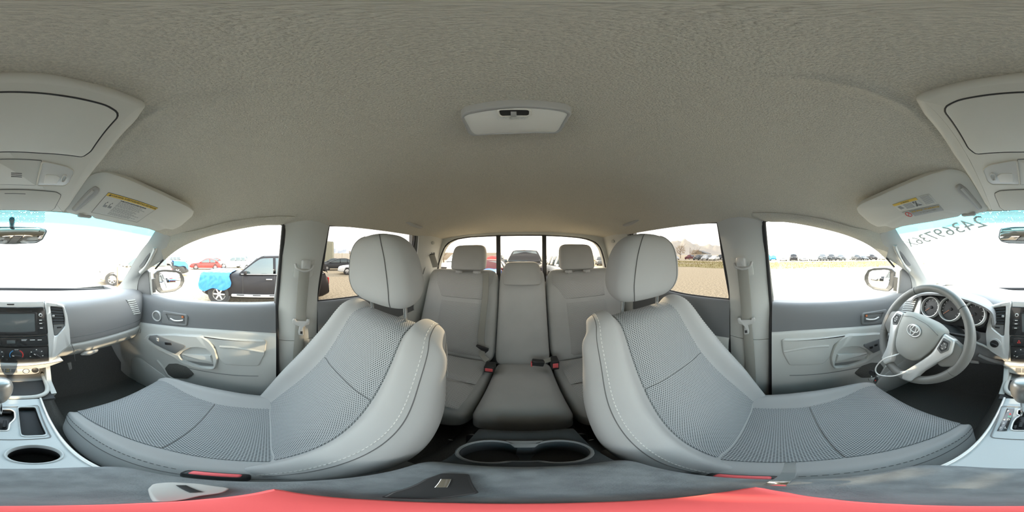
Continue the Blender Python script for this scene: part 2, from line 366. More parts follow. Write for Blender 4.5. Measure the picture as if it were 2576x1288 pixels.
def ws_pt(u, v):      # point of the windscreen seen in that direction from the driver's-eye survey
    r = D(u, v); k = (_T[:, 0]*_N).sum(1)/((_N*r).sum(1)+1e-15); p = r[None]*k[:, None]; ok = k > 0
    for a in range(3):
        e_ = _T[:, (a+1) % 3]-_T[:, a]; ok &= (np.cross(e_, p-_T[:, a])*_N).sum(1) >= -1e-9
    i = np.flatnonzero(ok)
    if len(i) == 0: return P(u, v, y=.8), A(0, -.5, -.8)
    return p[i[0]], unit(_N[i[0]])
# dotted ceramic shade behind the mirror
dots = []
for k, v in enumerate(np.arange(530, 560, 3.2)):
    for q, u in enumerate(np.arange(-125, 110, 3.4)):
        if random.random() < .12: continue
        p, n = ws_pt((u+(k % 2)*1.7) % 2576, v); n = n if n[2] < 0 else -n
        f = frame(n)[:, :2]; r = .0023*(1-.02*k); dots.append((np.array([p-n*-.002+f@A(math.cos(w)*r, math.sin(w)*r) for w in np.arange(6)*math.pi/3]), [tuple(range(6))]))
tag(mk('frit', J(*dots), TRIMD, win1), kind='stuff')

# back window and the wall round it
bo = [(1101, 682), (1104, 660), (1112, 636), (1119, 620), (1130, 609), (1147, 601), (1180, 595.5), (1248, 592), (1310, 591), (1363, 591), (1420, 593.5), (1458, 597), (1482, 602), (1497, 609), (1507, 618), (1512, 627), (1519, 650), (1525, 682), (1526, 700), (1099, 700)]
bo = np.array([P(u, v, y=-1.15) for u, v in bo])
rect = fillet([(-.80, -1.15, -.95), (.80, -1.15, -.95), (.80, -1.15, .10), (.62, -1.15, .25), (-.62, -1.15, .25), (-.80, -1.15, .10)], .03)
wbk = mk('wall_back', ringpoly(rect, bo, (0, 1, 0), .02, .004, -.05, 96), TRIM, kind='structure')
win2 = mk('window_2', slab(shrink(bo, 1.03)+A(0, -.02, 0), (0, 1, 0), .004, .001), GLASS_R, kind='structure')
mk('seal', tube(resample(bo, 90)+A(0, .004, 0), .009, 6, True), BLACK, win2)
for u0, u1 in ((1248.5, 1259), (1363.5, 1374)):
    a, b = P(u0, 588, y=-1.148), P(u1, 588, y=-1.148)
    mk('slider_frame', box(((a[0]+b[0])/2, -1.15, -.02), (b[0]-a[0] if b[0] > a[0] else a[0]-b[0], .03, .40), .004), BLACK, win2)

def lower(p, dz): p = np.array(p, float); p[:, 2] += dz; return p
def setx(p, x): p = np.array(p, float); p[:, 0] = x; return p
def PX(L, x): return np.array([P(u, v, x=x) for u, v in L])
NX = A(-1, 0, 0)
def polyx(L, x, s, r=0): p = PX(L, x); p = fillet(p, r) if r else p; return mp(p, s)

for s, dn in ((1, 'door_1'), (-1, 'door_2')):
    sd_ = 'passenger' if s > 0 else 'driver'
    nrm = A(-s, 0, 0)
    d = thing(dn, None, None, mp(A(.75, .3, -.95), s)); d['kind'] = 'structure'
    sill = PX([(366, 741), (381, 745), (432, 757.5), (506, 765.5), (618, 770), (692, 768)], .748); sill[0] = sill[1]+A(0, .22, -.012)
    bd = PX([(366, 814), (483, 826), (600, 834), (690, 840)], .703); bd = cr_spline(np.r_[[bd[0]+A(0, .15, -.02)], bd], 6)
    sill[-1, 1] = bd[-1, 1] = -.034
    sl = cr_spline(sill, 30); b6 = cr_spline(bd, 30); b6[:, 1] = np.interp(np.linspace(0, 1, 30), np.linspace(0, 1, 30), sl[:, 1])
    bz = np.interp(-b6[:, 1], -cr_spline(bd, 30)[:, 1], cr_spline(bd, 30)[:, 2]); b6[:, 2] = bz
    rows = [setx(sl, .79), setx(sl, .765), lower(setx(sl, .738), .003), lower(setx(sl, .722), -.012), setx(sl, .713)*.65+setx(b6, .713)*.35, setx(sl, .708)*.2+setx(b6, .708)*.8, setx(b6, .706)]
    mk('upper_panel', side(shell(cr_spline(np.array(rows), 26), .008), s), DASHD, d)
    rows = [lower(setx(b6, .712), .002), lower(setx(b6, .700), -.002), lower(setx(b6, .694), -.012), lower(setx(b6, .690), -.06), lower(setx(b6, .688), -.15), lower(setx(b6, .694), -.24), lower(setx(b6, .70), -.36), setx(lower(b6*A(1, 1, 0), -.96), .70)]
    mk('lower_panel', side(shell(cr_spline(np.array(rows), 40), .008), s), TRIM, d)
    mk('outer_skin', side(slab([(.80, -.034, -.96), (.80, .95, -.96), (.80, .95, -.26), (.80, -.034, -.24)], (1, 0, 0), .01), s), WBODY, d)
    # dark gap and seal at the shut line
    mk('door_seal', side(tube(cr_spline([(.652, -.062, .13), (.70, -.052, -.03), (.735, -.04, -.235), (.712, -.04, -.4), (.71, -.04, -.95)], 30), .008, 8), s), BLACK, d)
    op = [P(u, v, x=x) for u, v, x in ((692, 767, .757), (706, 690, .722), (714, 600, .668), (714, 572, .655), (703, 563, .648), (655, 564, .645), (581, 577, .655), (506, 597, .667), (450, 623, .685), (413, 652, .70), (391, 676, .712))]
    mk('window_seal', side(tube(cr_spline(op, 60), .0055, 8), s), BLACK, d)
    mk('sill_seal', side(tube(cr_spline(sill+A(.012, 0, .001), 30), .005, 6), s), BLACK, d)
    rb_c = [P(u, v, x=x) for u, v, x in ((738, 552, .648), (703, 562, .648), (655, 564, .645), (581, 577, .655), (506, 597, .667), (450, 623, .685), (413, 652, .70))]
    ri = [A(X0+.60, y, headZ(X0+.60, y)+.003) for y in (-.10, -.04, .04, .16, .30)]+[A(.60, .425, .108), A(.585, .46, .10)]
    mk('roof_side_lining', side(shell(strip([p+A(-.004, 0, -.002) for p in rb_c], ri, 40, .006, (-.7, 0, -.7), 8), .006), s), HEAD, d)
    gl = np.array([[(.772-(z+.25)*.30, y, z) for y in np.linspace(-.07, .72, 8)] for z in np.linspace(-.27, .16, 6)])
    mk('window_glass', side(surf(gl), s), GLASS_F, d)
    sail = [P(u, v, x=x) for u, v, x in ((345, 703, .735), (371, 676, .725), (377, 684, .722), (382, 746, .752), (345, 746, .752))]
    mk('mirror_corner', side(slab(sail, NX, .012, .004), s), TRIMD, d)
    mk('corner_seal', side(tube([P(377, 684, x=.718), P(379.5, 715, x=.733), P(382, 746, x=.75)], .006, 6), s), TRIM, d)
    # tweeter
    c = mp(P(395.7, 794.5, x=.704), s)
    tw = mk('tweeter', lathe([(.026, -.004), (.026, .004), (.0, .007)], c, nrm, 28), TRIMD, d)
    mk('tweeter_ring', lathe([(.024, -.002), (.026, .009), (.031, .009), (.033, 0), (.033, -.004)], c, nrm, 32), SILV, tw, label='silver ring')
    # inner handle
    bz_o = polyx([(410, 781), (469, 790), (474, 797), (473, 818), (460, 819.5), (409, 812)], .703, s, .006)
    bz_i = polyx([(419, 788), (467, 794), (467, 814), (436, 811), (427, 806)], .703, s, .003)
    hb = mk('handle_bezel', ringpoly(bz_o, bz_i, nrm, .008, .003, -.006), TRIMD, d)
    mk('handle_recess', slab(bz_i, nrm, .0015, .0005, -.01), TRIMD, hb)
    mk('inner_handle', tube(mp(cr_spline([P(429, 801, x=.694), P(438, 806, x=.690), P(450, 807, x=.690), P(461, 805.5, x=.694)], 14), s), .0045, 8), SILV, d)
    mk('lock_knob', box(mp(P(459.5, 797.5, x=.698), s), (.006, .012, .012), .002), ORG_, hb, label='orange lock knob')
    # armrest moulding around the pull pocket
    ao = polyx([(366, 849), (376, 839.5), (440, 838.5), (508, 841), (528, 853), (543, 872), (551, 899), (548, 917), (541, 926), (505, 924), (462, 909), (440, 893), (388, 867)], .685, s, .012)
    ai = polyx([(455, 890), (464, 880), (483, 871.5), (505, 870.5), (527, 875), (536, 888), (540, 921), (506, 919), (464, 904)], .685, s, .01)
    ar = mk('armrest', ringpoly(ao, ai, nrm, .02, .007, -.008, 80), TRIM, d)
    mk('pull_pocket', slab(ai, nrm, .002, .0005), TRIMD, ar)
    mk('pull_bar', slab(polyx([(459, 887), (535, 889), (538, 909), (505, 908), (466, 900)], .685, s, .006), nrm, .016, .006), TRIM, ar)
    spn = polyx([(374, 853), (377, 844.5), (394.5, 842.5), (465.6, 868), (466, 873), (442, 890), (390, 865)], .665, s, .004)
    sw = mk('switch_panel', slab(spn, nrm, .004, .0015), TRIMD if s > 0 else DASHD, ar)
    if s > 0:
        mk('lock_switch', box(P(396, 854, x=.661), (.004, .018, .022), .0015), GREYPL, d)
        for dv in (-2.5, 3): mk('mark', box(P(396, 854+dv, x=.6585), (.001, .007, .004), 0), WHITE, sw)
        mk('window_switch', box(P(423, 864.5, x=.661), (.006, .042, .016), .003, R=Matrix.Rotation(-.25, 3, 'X')), BLACK, d)
    else:
        for k, u in enumerate((405, 420, 435, 447)): mk('window_switch', box(mp(P(u, 858+k*6, x=.661), -1), (.006, .018, .014), .002), BLACK, d)
    mk('insert_pad', side(slab(fillet(PX([(510, 843), (665, 853), (670.6, 857.5), (667, 888), (651, 918), (567, 914.5), (552, 899), (543.5, 869)], .685), .012), NX, .012, .006, -.004), s), TRIM, d)
    mk('pad_ledge', side(tube(cr_spline(PX([(553, 872), (590, 874), (630, 880), (664, 886)], .674), 16), .007, 8), s), TRIM, d)
    mk('groove', side(tube(cr_spline(PX([(470, 925), (520, 935), (580, 943), (650, 946)], .686), 20), .0022, 6), s), TRIMD, d)
    so = polyx([(414, 932), (417, 924), (425, 915), (446, 914), (471, 922.7), (488, 941), (470, 952), (437, 951), (424, 942)], .687, s, .01)
    mk('door_pocket', slab(so, nrm, .003, .001, -.002), CARPET, d)
    mk('pocket_lip', side(tube(cr_spline(PX([(395, 905), (412, 925), (423, 943), (437, 952), (452, 957)], .688), 20), .009, 8), s), TRIM, d)
    mk('speaker_cover', side(slab(fillet(PX([(332, 900), (352, 892), (420, 945), (440, 970), (400, 985), (350, 965), (333, 940)], .70), .03), NX, .012, .008, -.006), s), TRIM, d)

    # rear door
    d2 = thing('door_3' if s > 0 else 'door_4', None, None, mp(A(.75, -.6, -.95), s)); d2['kind'] = 'structure'
    ys = np.linspace(-.228, -1.02, 20); z0 = -.222+0*ys; z0 += .03*np.clip((-ys-.5)/.5, 0, 1)
    def row(x, dz, k=0): return np.stack((np.full(20, x), ys, z0+dz), 1)
    mk('upper_panel', side(shell(cr_spline(np.array([row(.79, 0), row(.768, 0), row(.742, .002), row(.728, -.02), row(.72, -.06), row(.718, -.19)]), 22), .008, True), s), DASHD, d2)
    mk('lower_panel', side(shell(cr_spline(np.array([row(.722, -.19), row(.712, -.195), row(.70, -.25), row(.705, -.4), row(.71, -.73)]), 22), .008, True), s), TRIM, d2)
    mk('outer_skin', side(slab([(.80, -.23, -.96), (.80, -1.05, -.96), (.80, -1.05, -.21), (.80, -.23, -.24)], (1, 0, 0), .01), s), WBODY, d2)
    gl = np.array([[(.775-(z+.25)*.30, y, z) for y in np.linspace(-.2, -.93, 8)] for z in np.linspace(-.25, .17, 6)])
    mk('window_glass', side(surf(gl), s), GLASS_P, d2)
    op = [P(796, 756, x=.765), P(812, 660, x=.71), P(825, 572, x=.662), P(832, 565.5, x=.655), P(900, 569, x=.652), P(985, 579, x=.652), P(1038, 589, x=.652), P(1044, 597, x=.662), P(1036, 640, x=.69), P(1026, 700, x=.74)]
    mk('window_seal', side(tube(cr_spline(op, 60), .008, 6), s), BLACK, d2)
    mk('sill_seal', side(tube(np.stack((np.full(20, .765), ys, z0+.002), 1), .005, 6), s), BLACK, d2)
    mk('door_frame', side(shell(strip([P(1046, 594, x=.655), P(1040, 640, x=.69), P(1030, 700, x=.735)], [P(1062, 590, x=.63), P(1062, 640, x=.67), P(1056, 700, x=.715)], 12, .01, (-1, 0, 0)), .012), s), TRIMD, d2)
    mk('armrest', side(pad([(.70, -.30, -.47), (.70, -.62, -.47), (.70, -.62, -.40), (.70, -.30, -.40)], NX, .05), s), TRIM, d2)

    # pillars
    a_f = [A(.548, .452, .118), P(372, 609, x=.58), P(349, 639, x=.613), P(312, 701, x=.675), P(294, 727, x=.70), P(288, 745, x=.71)]
    a_r = [A(.668, .412, .077), P(432, 636, x=.69), P(405, 657, x=.70), P(373, 678, x=.712), P(350, 702, x=.72), P(342, 748, x=.735)]
    ta = mk('trim_1' if s > 0 else 'trim_2', side(shell(strip(a_f, a_r, 40, .022, (-.75, -.6, 0), 14), .008), s), TRIM, kind='structure')
    mk('pillar_end', side(slab([(.71, .88, -.25), (.80, .70, -.25), (.80, 1.2, -.25), (.74, 1.2, -.25)], (0, 0, -1), .02), s), TRIMD, ta)
    hr = [P(u, v, x=x)+A(-.012, -.012, 0) for u, v, x in ((375, 625, .625), (379, 630, .63), (377, 640, .64), (363, 668, .66), (352, 674, .668), (347, 668, .664), (352, 650, .645), (364, 634, .63))]
    nh = unit((-.75, -.65, .1))
    mk('handle_recess', side(slab(fillet(hr, .008), nh, .003, .001, -.004), s), TRIMD, ta, label='dark recess behind the pillar grip')
    hp = [P(u, v, x=x)+A(-.02, -.02, 0) for u, v, x in ((389, 622, .63), (388, 630, .64), (377, 652, .66), (365, 672, .675), (354, 684, .685))]
    gh = mk('grip', side(tube(cr_spline(hp, 24), [.012-.004*math.sin(math.pi*i/23) for i in range(24)], 10), s), TRIM, ta)
    mk('screw_cover', lathe([(.012, -.004), (.0115, .003), (.0, .004)], mp(P(391, 632, x=.652)+A(-.016, -.016, 0), s), nh*A(s, 1, 1), 20), TRIM, ta)
    b_f = [(.648, -.064, .15), (.676, -.053, .06), (.704, -.044, -.03), (.733, -.034, -.16), (.740, -.032, -.30), (.738, -.032, -.405)]
    b_r = [(.645, -.258, .15), (.672, -.248, .06), (.70, -.24, -.03), (.73, -.23, -.16), (.737, -.228, -.30), (.735, -.226, -.405)]
    tb = mk('trim_3' if s > 0 else 'trim_4', side(shell(strip(b_f, b_r, 30, .022, NX, 14), .008), s), TRIM, kind='structure')
    lf, lr = [(.738, -.032, -.408), (.736, -.032, -.7), (.736, -.032, -.96)], [(.735, -.226, -.408), (.733, -.22, -.7), (.733, -.22, -.96)]
    mk('lower_cover', side(shell(strip(lf, lr, 16, .024, NX, 14), .008), s), TRIM, tb)
    mk('pillar_core', side(J(slab([(.765, -.03, -.96), (.765, -.24, -.96), (.765, -.245, -.2), (.765, -.03, -.2)], (1, 0, 0), .03), slab([(.765, -.03, -.2), (.765, -.245, -.2), (.685, -.26, .17), (.685, -.07, .17)], (1, 0, .2), .03)), s), TRIMD, tb)
    c_f = [(.632, -.845, .15), (.650, -.855, .05), (.672, -.865, -.06), (.70, -.875, -.18), (.72, -.9, -.6)]
    c_r = [(.60, -1.13, .16), (.640, -1.135, .05), (.664, -1.135, -.06), (.675, -1.135, -.18), (.68, -1.13, -.6)]
    tcp = mk('trim_5' if s > 0 else 'trim_6', side(shell(strip(c_f, c_r, 26, .012, (-.9, .3, 0), 14), .008), s), TRIM, kind='structure')
    mk('pillar_core', side(slab([(.70, -.86, .2), (.70, -1.15, .2), (.76, -1.15, -.96), (.76, -.9, -.96)], (1, 0, 0), .03), s), TRIMD, tcp)
    mk('coat_hook', side(tube(cr_spline([P(1081, 625, x=.655), P(1083, 634, x=.645), P(1090, 640, x=.635), P(1093, 636, x=.63)], 12), .006, 8), s), TRIMD, tcp)
    mk('screw_cover', side(lathe([(.013, 0), (.012, .004), (0, .005)], P(1089, 611, x=.615), (-.9, .4, 0), 18), s), TRIM, tcp)
    mk('belt_slot', side(tube(cr_spline([P(1079, 628, x=.648), P(1074, 655, x=.66), P(1064, 690, x=.67)], 12), .003, 6), s), TRIMD, tcp)
    # kick panel beside the footwell
    mk('baseboard_right' if s > 0 else 'baseboard_left', side(slab([(.735, .55, -.96), (.735, 1.2, -.96), (.735, 1.2, -.3), (.735, .8, -.3), (.71, .62, -.75)], (1, 0, 0), .02), s), TRIM, kind='structure')
# ================================================================ seats
def cut(o, cutters):
    """take the cutters' volumes out of the mesh o"""
    import bmesh
    o0 = ORG[o.name]
    def outward(me):
        b = bmesh.new(); b.from_mesh(me); bmesh.ops.recalc_face_normals(b, faces=b.faces[:])
        if b.calc_volume(signed=True) < 0: bmesh.ops.reverse_faces(b, faces=b.faces[:])
        b.normal_update(); b.to_mesh(me); me.update(); b.free()
    outward(o.data)
    for VF in cutters:
        me = mesh('cutter', np.asarray(VF[0])-o0, VF[1], BLACK); outward(me); c = bpy.data.objects.new('cutter', me); COL.objects.link(c)
        pa = o.parent; c.parent = pa; c.location = o.location
        m_ = o.modifiers.new('cut', 'BOOLEAN'); m_.operation = 'DIFFERENCE'; m_.solver = 'MANIFOLD'; m_.object = c
        bpy.context.view_layer.update(); dg = bpy.context.evaluated_depsgraph_get()
        new = bpy.data.meshes.new_from_object(o.evaluated_get(dg)); o.modifiers.clear(); old = o.data; o.data = new; bpy.data.meshes.remove(old)
        bpy.data.objects.remove(c)
    o.data.set_sharp_from_angle(angle=math.radians(35))
def rib(cx, y, z, al, wi, wb, hb, w, d, k=.55):
    N = A(0, math.cos(math.radians(al)), math.sin(math.radians(al)))
    h = [(0, 0), (.6*wi, .001), (wi, 0), (wb, hb), (w, hb-min(.04, .6*d)), (w-.004, -d*k), (w-.05, -d)]
    pts = h+[(0, -d-.005)]+[(-a, b) for a, b in h[:0:-1]]
    return [A(cx+a, y, z)+N*b for a, b in pts]
def out_patch(G, i0, i1, j0, j1, off, tuck=.003):
    nu = G.shape[1]; n = gnorm(G, True); jm = (j0+j1)//2; im = ((i0+i1)//2) % nu
    sg = 1 if np.dot(n[jm, im], G[jm, im]-G[jm].mean(0)) > 0 else -1
    return patch(G, i0, i1, j0, j1, off, sgn=sg, tuck=tuck), n*sg
def shift(VF, v): return (np.asarray(VF[0])+np.asarray(v),)+tuple(VF[1:])
def stitches(path, mat_, par, name='stitching', L=.0065, gap=.004, r=.0009):
    p = np.asarray(path); s = np.r_[0, np.linalg.norm(np.diff(p, axis=0), axis=1).cumsum()]; out = []; t = 0
    while t+L < s[-1]:
        q = np.stack([[np.interp(a, s, p[:, i]) for i in range(3)] for a in (t, t+L)]); out.append(tube(q, r, 4)); t += L+gap
    o = mk(name, J(*out), mat_, par); tag(o, kind='stuff'); return o

def front_seat(s, dy, label):
    cx, cc = .367, .352
    T = lambda VF: shift(side(VF, s), (0, dy, 0))
    TP = lambda p: mp(np.asarray(p, float), s)+A(0, dy, 0)
    st = thing('front_seat_unit', label, 'seat', mp(A(cx, .15, -.95), s)+A(0, dy, 0))
    # ---- backrest
    R = [(.02, -.70, 25, .15, .19, .03, .225, .11), (-.045, -.58, 30, .15, .195, .042, .242, .125), (-.10, -.49, 32, .142, .19, .05, .247, .125),
         (-.178, -.365, 31, .125, .178, .046, .240, .115), (-.230, -.27, 26, .118, .165, .038, .222, .105), (-.262, -.215, 36, .115, .155, .034, .214, .085),
         (-.288, -.192, 62, .112, .148, .034, .200, .055), (-.325, -.185, 86, .11, .144, .028, .188, .034), (-.362, -.20, 120, .11, .144, .010, .176, .03), (-.378, -.26, 165, .11, .15, .0, .18, .035), (-.365, -.36, 200, .12, .15, .0, .185, .03)]
    ribs = [rib(cx, *r) for r in R]; NU = 112; G = loftG(ribs, NU, 9*10+1)
    V, F = closeG(G); bk = mk('backrest', T((V, F)), FAB, st)
    for j0, j1 in ((4, 27), (27, 66)):
        (pv, pf, puv), nn = out_patch(G, 96, 128, j0, j1, .004)
        mk('insert', T((pv, pf, puv)), MESHF, bk, label='perforated mesh fabric insert')
    for i in (29, 83):
        pth = G[4:72, i]+nn[4:72, i]*.0003; mk('seam', T(tube(pth, .0009, 6)), SEAM, bk)
        k = 28 if i < 50 else 84; stitches(TP(cr_spline(G[4:72, k]+nn[4:72, k]*.0006, 400)), STITCH, bk)
    # ---- cushion
    R = [(-.16, -.665, 92, .135, .19, .015, .232, .16), (-.04, -.66, 92, .137, .19, .02, .236, .16), (.07, -.655, 91, .137, .19, .028, .238, .16), (.162, -.648, 91, .136, .188, .034, .238, .16),
         (.27, -.634, 92, .150, .192, .026, .236, .15), (.355, -.622, 86, .168, .2, .012, .230, .14), (.402, -.630, 60, .172, .198, .006, .218, .13), (.425, -.662, 20, .165, .19, .004, .208, .12), (.418, -.75, 0, .155, .18, .0, .20, .11)]
    G2 = loftG([rib(cc, *r) for r in R], NU, 8*9+1)
    cu = mk('cushion', T(closeG(G2)), FAB, st)
    for j0, j1 in ((3, 27), (27, 60)):
        (pv, pf, puv), n2 = out_patch(G2, 96, 128, j0, j1, .004)
        mk('insert', T((pv, pf, puv)), MESHF, cu, label='perforated mesh fabric insert')
    for i in (28, 84):
        mk('seam', T(tube(G2[4:60, i], .0011, 6)), SEAM, cu)
    stitches(TP(cr_spline(G2[20:58, 86]+n2[20:58, 86]*.0006, 300)), SEAM, cu)
    mk('base', T(box((cc, .12, -.86), (.40, .46, .17), .02)), BLACK, st)
    mk('side_cover', T(slab(fillet([(.585, -.16, -.74), (.585, .34, -.74), (.585, .36, -.80), (.585, -.10, -.84), (.585, -.2, -.78)], .02), (1, 0, 0), .014)), TRIMD, st)
    # ---- headrest
    hs = []
    for z, w, yf, yb, e in ((-.138, .070, -.296, -.330, 2.6), (-.132, .098, -.276, -.350, 2.8), (-.108, .121, -.254, -.366, 3.), (-.07, .130, -.243, -.372, 3.2), (-.01, .122, -.240, -.368, 3), (.03, .103, -.243, -.358, 2.8), (.054, .074, -.256, -.340, 2.6), (.064, .035, -.278, -.315, 2.4)):
        t = np.linspace(0, 2*math.pi, 24, endpoint=False); c_, s_ = np.cos(t), np.sin(t); yc, dp = (yf+yb)/2, (yf-yb)/2
        hs.append(np.stack((cx+w*np.sign(c_)*abs(c_)**(2/e), yc+dp*np.sign(s_)*abs(s_)**(2/e), np.full(24, z)), 1))
    GH = loftG(hs, 96, 50); hd = mk('headrest', T(closeG(GH)), FAB, st)
    nh = gnorm(GH, True); nh *= 1 if np.dot(nh[25, 24], GH[25, 24]-GH[25].mean(0)) > 0 else -1
    for i in (15, 33, 60, 84):
        mk('seam', T(tube(GH[3:47, i]+nh[3:47, i]*.0002, .0013, 6)), SEAM, hd)
    for x in (.292, .442):
        b0, b1 = A(x, -.330, -.20), A(x, -.324, -.12)
        po = mk('headrest_post', T(tube([b0, b1], .0062, 12)), CHROME, hd, label='chrome post')
        mk('post_guide', T(closeG(loftG([ell(b0+A(0, 0, h), A(w, 0, 0), A(0, w*.62, 0), 16) for h, w in ((-.006, .025), (.006, .024), (.012, .017))], 24, 9))), GREYPL, bk)
    # recliner lever and buckle
    mk('recliner_lever', T(tube(cr_spline([(.598, -.06, -.72), (.60, .02, -.70), (.598, .09, -.695)], 10), [.012]*10, 8)), TRIMD, st)
    q = A(.137, .045, -.605)
    bs = mk('buckle', T(box(q-A(0, 0, .03), (.020, .062, .075), .006)), BLACK, st)
    mk('release_button', T(box(q+A(0, 0, .009), (.0125, .047, .006), .003)), RED, bs, label='red release button')
    mk('buckle_stalk', T(box(q-A(0, .03, .11), (.014, .03, .12), .004)), BLACK, st)
    return st
front_seat(1, 0, 'grey cloth front passenger seat with mesh inserts, beside the glovebox')
front_seat(-1, -.075, 'grey cloth driver seat with mesh inserts, behind the steering wheel')

# ---------------------------------------------------------------- rear bench: a wide and a narrow part
yb = lambda z: -1.0+.2*(-.09-z)/.53        # front face of the rear backrest
def rquad(x0, x1, z0, z1, lift=0): return [A(x0, yb(z0)+lift, z0), A(x1, yb(z0)+lift, z0), A(x1, yb(z1)+lift, z1), A(x0, yb(z1)+lift, z1)]
NB = unit((0, .53, .2))
def rear_part(name, label, segs, cush, heads):
    cxm = (segs[0][0]+segs[-1][1])/2
    st = thing(name, label, 'seat', A(cxm, -.7, -.95))
    core = mk('seat_shell', slab([A(segs[0][0]+.01, yb(-.66)-.05, -.66), A(segs[-1][1]-.01, yb(-.66)-.05, -.66), A(segs[-1][1]-.01, yb(-.12)-.05, -.12), A(segs[0][0]+.01, yb(-.12)-.05, -.12)], -NB, .06), BLACK, st)
    for x0, x1, kind in segs:
        b = mk('backrest', pad(rquad(x0, x1, -.655, -.085, -.035), NB, .04, 7, 22, .045), FABR, st)
        if kind == 'outer_right': ins = [(x0+.055, x1-.13)]
        elif kind == 'outer_left': ins = [(x0+.13, x1-.09)]
        else: ins = []
        for a, c in ins:
            for z0, z1 in ((-.60, -.272), (-.268, -.098)):
                g = [[A(x, yb(z)+.013 if (0 < i < 11 and 0 < j < 15) else yb(z)-.002, z) for i, x in enumerate(np.linspace(a+(.0 if z < -.27 else -.03*((z+.27)/.17)), c+(.0 if z < -.27 else .06*min(1, (z+.27)/.1)), 12))] for j, z in enumerate(np.linspace(z0, z1, 16))]
                mk('insert', surf(g), MESHR, b, label='perforated mesh fabric insert')
        for h in heads:
            if x0 < h[0] < x1:
                hx, z0, z1, w, yy = h; t = np.linspace(0, 2*math.pi, 24, endpoint=False); hs = []
                for f, k, dd in ((0, .88, .7), (.06, .97, .9), (.3, 1., 1.), (.7, .97, 1.), (.9, .88, .9), (.98, .72, .7), (1, .5, .4)):
                    hs.append(np.stack((hx+w*k*np.sign(np.cos(t))*abs(np.cos(t))**.5, yy-.05*f+.05*dd*np.sign(np.sin(t))*abs(np.sin(t))**.6, np.full(24, z0+(z1-z0)*f)), 1))
                hd = mk('headrest', closeG(loftG(hs, 72, 36)), FABR, st)
                if z1 > 0:
                    for k in (-.06, .06):
                        mk('headrest_post', tube([(hx+k, yy, z0-.03), (hx+k, yy, z0+.03)], .006, 10), CHROME, hd)
                        mk('post_guide', closeG(loftG([ell(A(hx+k, yy+.01, z0-.012+q_), A(w_, 0, 0), A(0, w_*.6, 0), 16) for q_, w_ in ((-.008, .024), (.004, .024), (.01, .016))], 20, 8)), GREYPL, b)
    for x0, x1, kind, f0 in cush:
        y0, y1 = -.86, f0
        c = mk('cushion', pad([A(x0, y1, -.64), A(x1, y1, -.64), A(x1, y0, -.655), A(x0, y0, -.655)], (0, 0, 1), .03, 6, 24, .10), FABR, st)
        mk('cushion_base', box(((x0+x1)/2, -.66, -.74), (x1-x0-.04, .44, .14), .02), BLACK, st)
        if kind != 'mid':
            a, b_ = (x0+.03, x1-.09) if kind == 'r' else (x0+.09, x1-.03)
            for q0, q1 in ((y1-.03, y1-.20), (y1-.205, y0+.06)):
                g = [[A(x, y, (-.603 if (0 < i < 11 and 0 < j < 11) else -.618)-.0) for i, x in enumerate(np.linspace(a, b_, 12))] for j, y in enumerate(np.linspace(q0, q1, 12))]
                mk('insert', surf(g), MESHR, c)
    return st
rear_part('rear_bench', 'wide grey part of the rear bench with middle and passenger-side places', [(-.131, .155, 'mid'), (.157, .66, 'outer_right')], [(-.135, .152, 'mid', -.40), (.154, .66, 'r', -.385)], [(.352, -.085, .075, .115, -.985), (.012, -.165, -.035, .110, -.935)])
rear_part('rear_bench', 'narrow grey part of the rear bench behind the driver seat', [(-.645, -.137, 'outer_left')], [(-.645, -.139, 'l', -.385)], [(-.335, -.085, .075, .115, -.985)])

# ================================================================ console, armrest
CZ = -.53
con = thing('centre_console', 'grey plastic centre console with cup holders between the front seats', 'console', A(X0, .15, -.95))
def conw(y): return np.interp(y, [-.3, .12, .45, .62], [.086, .083, .086, .10])
secs = []
for y, zt in ((-.285, -.56), (-.27, -.515), (-.12, -.507), (.10, -.52), (.14, CZ), (.30, CZ), (.44, CZ-.004)):
    w = conw(y); secs.append([(sx*a+.0, y, z) for sx, a, z in ((-1, w+.004, -.95), (-1, w+.004, -.75), (-1, w+.003, zt-.03), (-1, w-.002, zt-.004), (-1, w-.014, zt), (1, w-.014, zt), (1, w-.002, zt-.004), (1, w+.003, zt-.03), (1, w+.004, -.75), (1, w+.004, -.95))])
S_ = np.array(secs); Gc = cr_spline(S_, 50); nv, nu = Gc.shape[:2]
Vc = Gc.reshape(-1, 3); Fc = gridF(nv, nu, True)+[tuple(range(nu-1, -1, -1)), tuple((nv-1)*nu+i for i in range(nu))]
body = mk('body', (Vc, Fc), CONS, con)
cupc = (P(8, 1145, z=CZ)+P(165, 1143, z=CZ))/2; cr_ = np.linalg.norm(P(8, 1145, z=CZ)-P(165, 1143, z=CZ))/2
cupc = A(cupc[0], (P(85, 1118, z=CZ)[1]+P(85, 1168, z=CZ)[1])/2, CZ)
tray = np.array([P(u, v, z=CZ) for u, v in ((46, 1024.5), (89, 1024.5), (117, 1094), (54.5, 1096))])
gate = np.array([P(u % 2576, v, z=CZ) for u, v in ((-16, 1031), (26, 1030), (37, 1036), (38, 1052), (32, 1060), (24, 1066), (22, 1080), (18, 1084), (-30, 1083), (-33, 1078), (-28, 1062), (-20, 1052), (-8, 1046), (-18, 1043))])
rc1, rc2, rb = P(1200, 1148, z=-.51), P(1425, 1148, z=-.51), .0
rcy = -.192; R1, R2 = A(.044, rcy, -.505), A(-.038, rcy, -.505)
cut(body, [lathe([(cr_*.87, -.09), (cr_*.93, .03)], cupc, (0, 0, 1), 40), slab(fillet(tray, .008), (0, 0, 1), .05, .001, -.022), slab(fillet(gate, .006), (0, 0, 1), .05, .001, -.03),
           lathe([(.034, -.07), (.038, .04)], R1, (0, 0, 1), 40), lathe([(.034, -.07), (.038, .04)], R2, (0, 0, 1), 40), box(A(.003, rcy+.004, -.51), (.07, .044, .12), .0)])
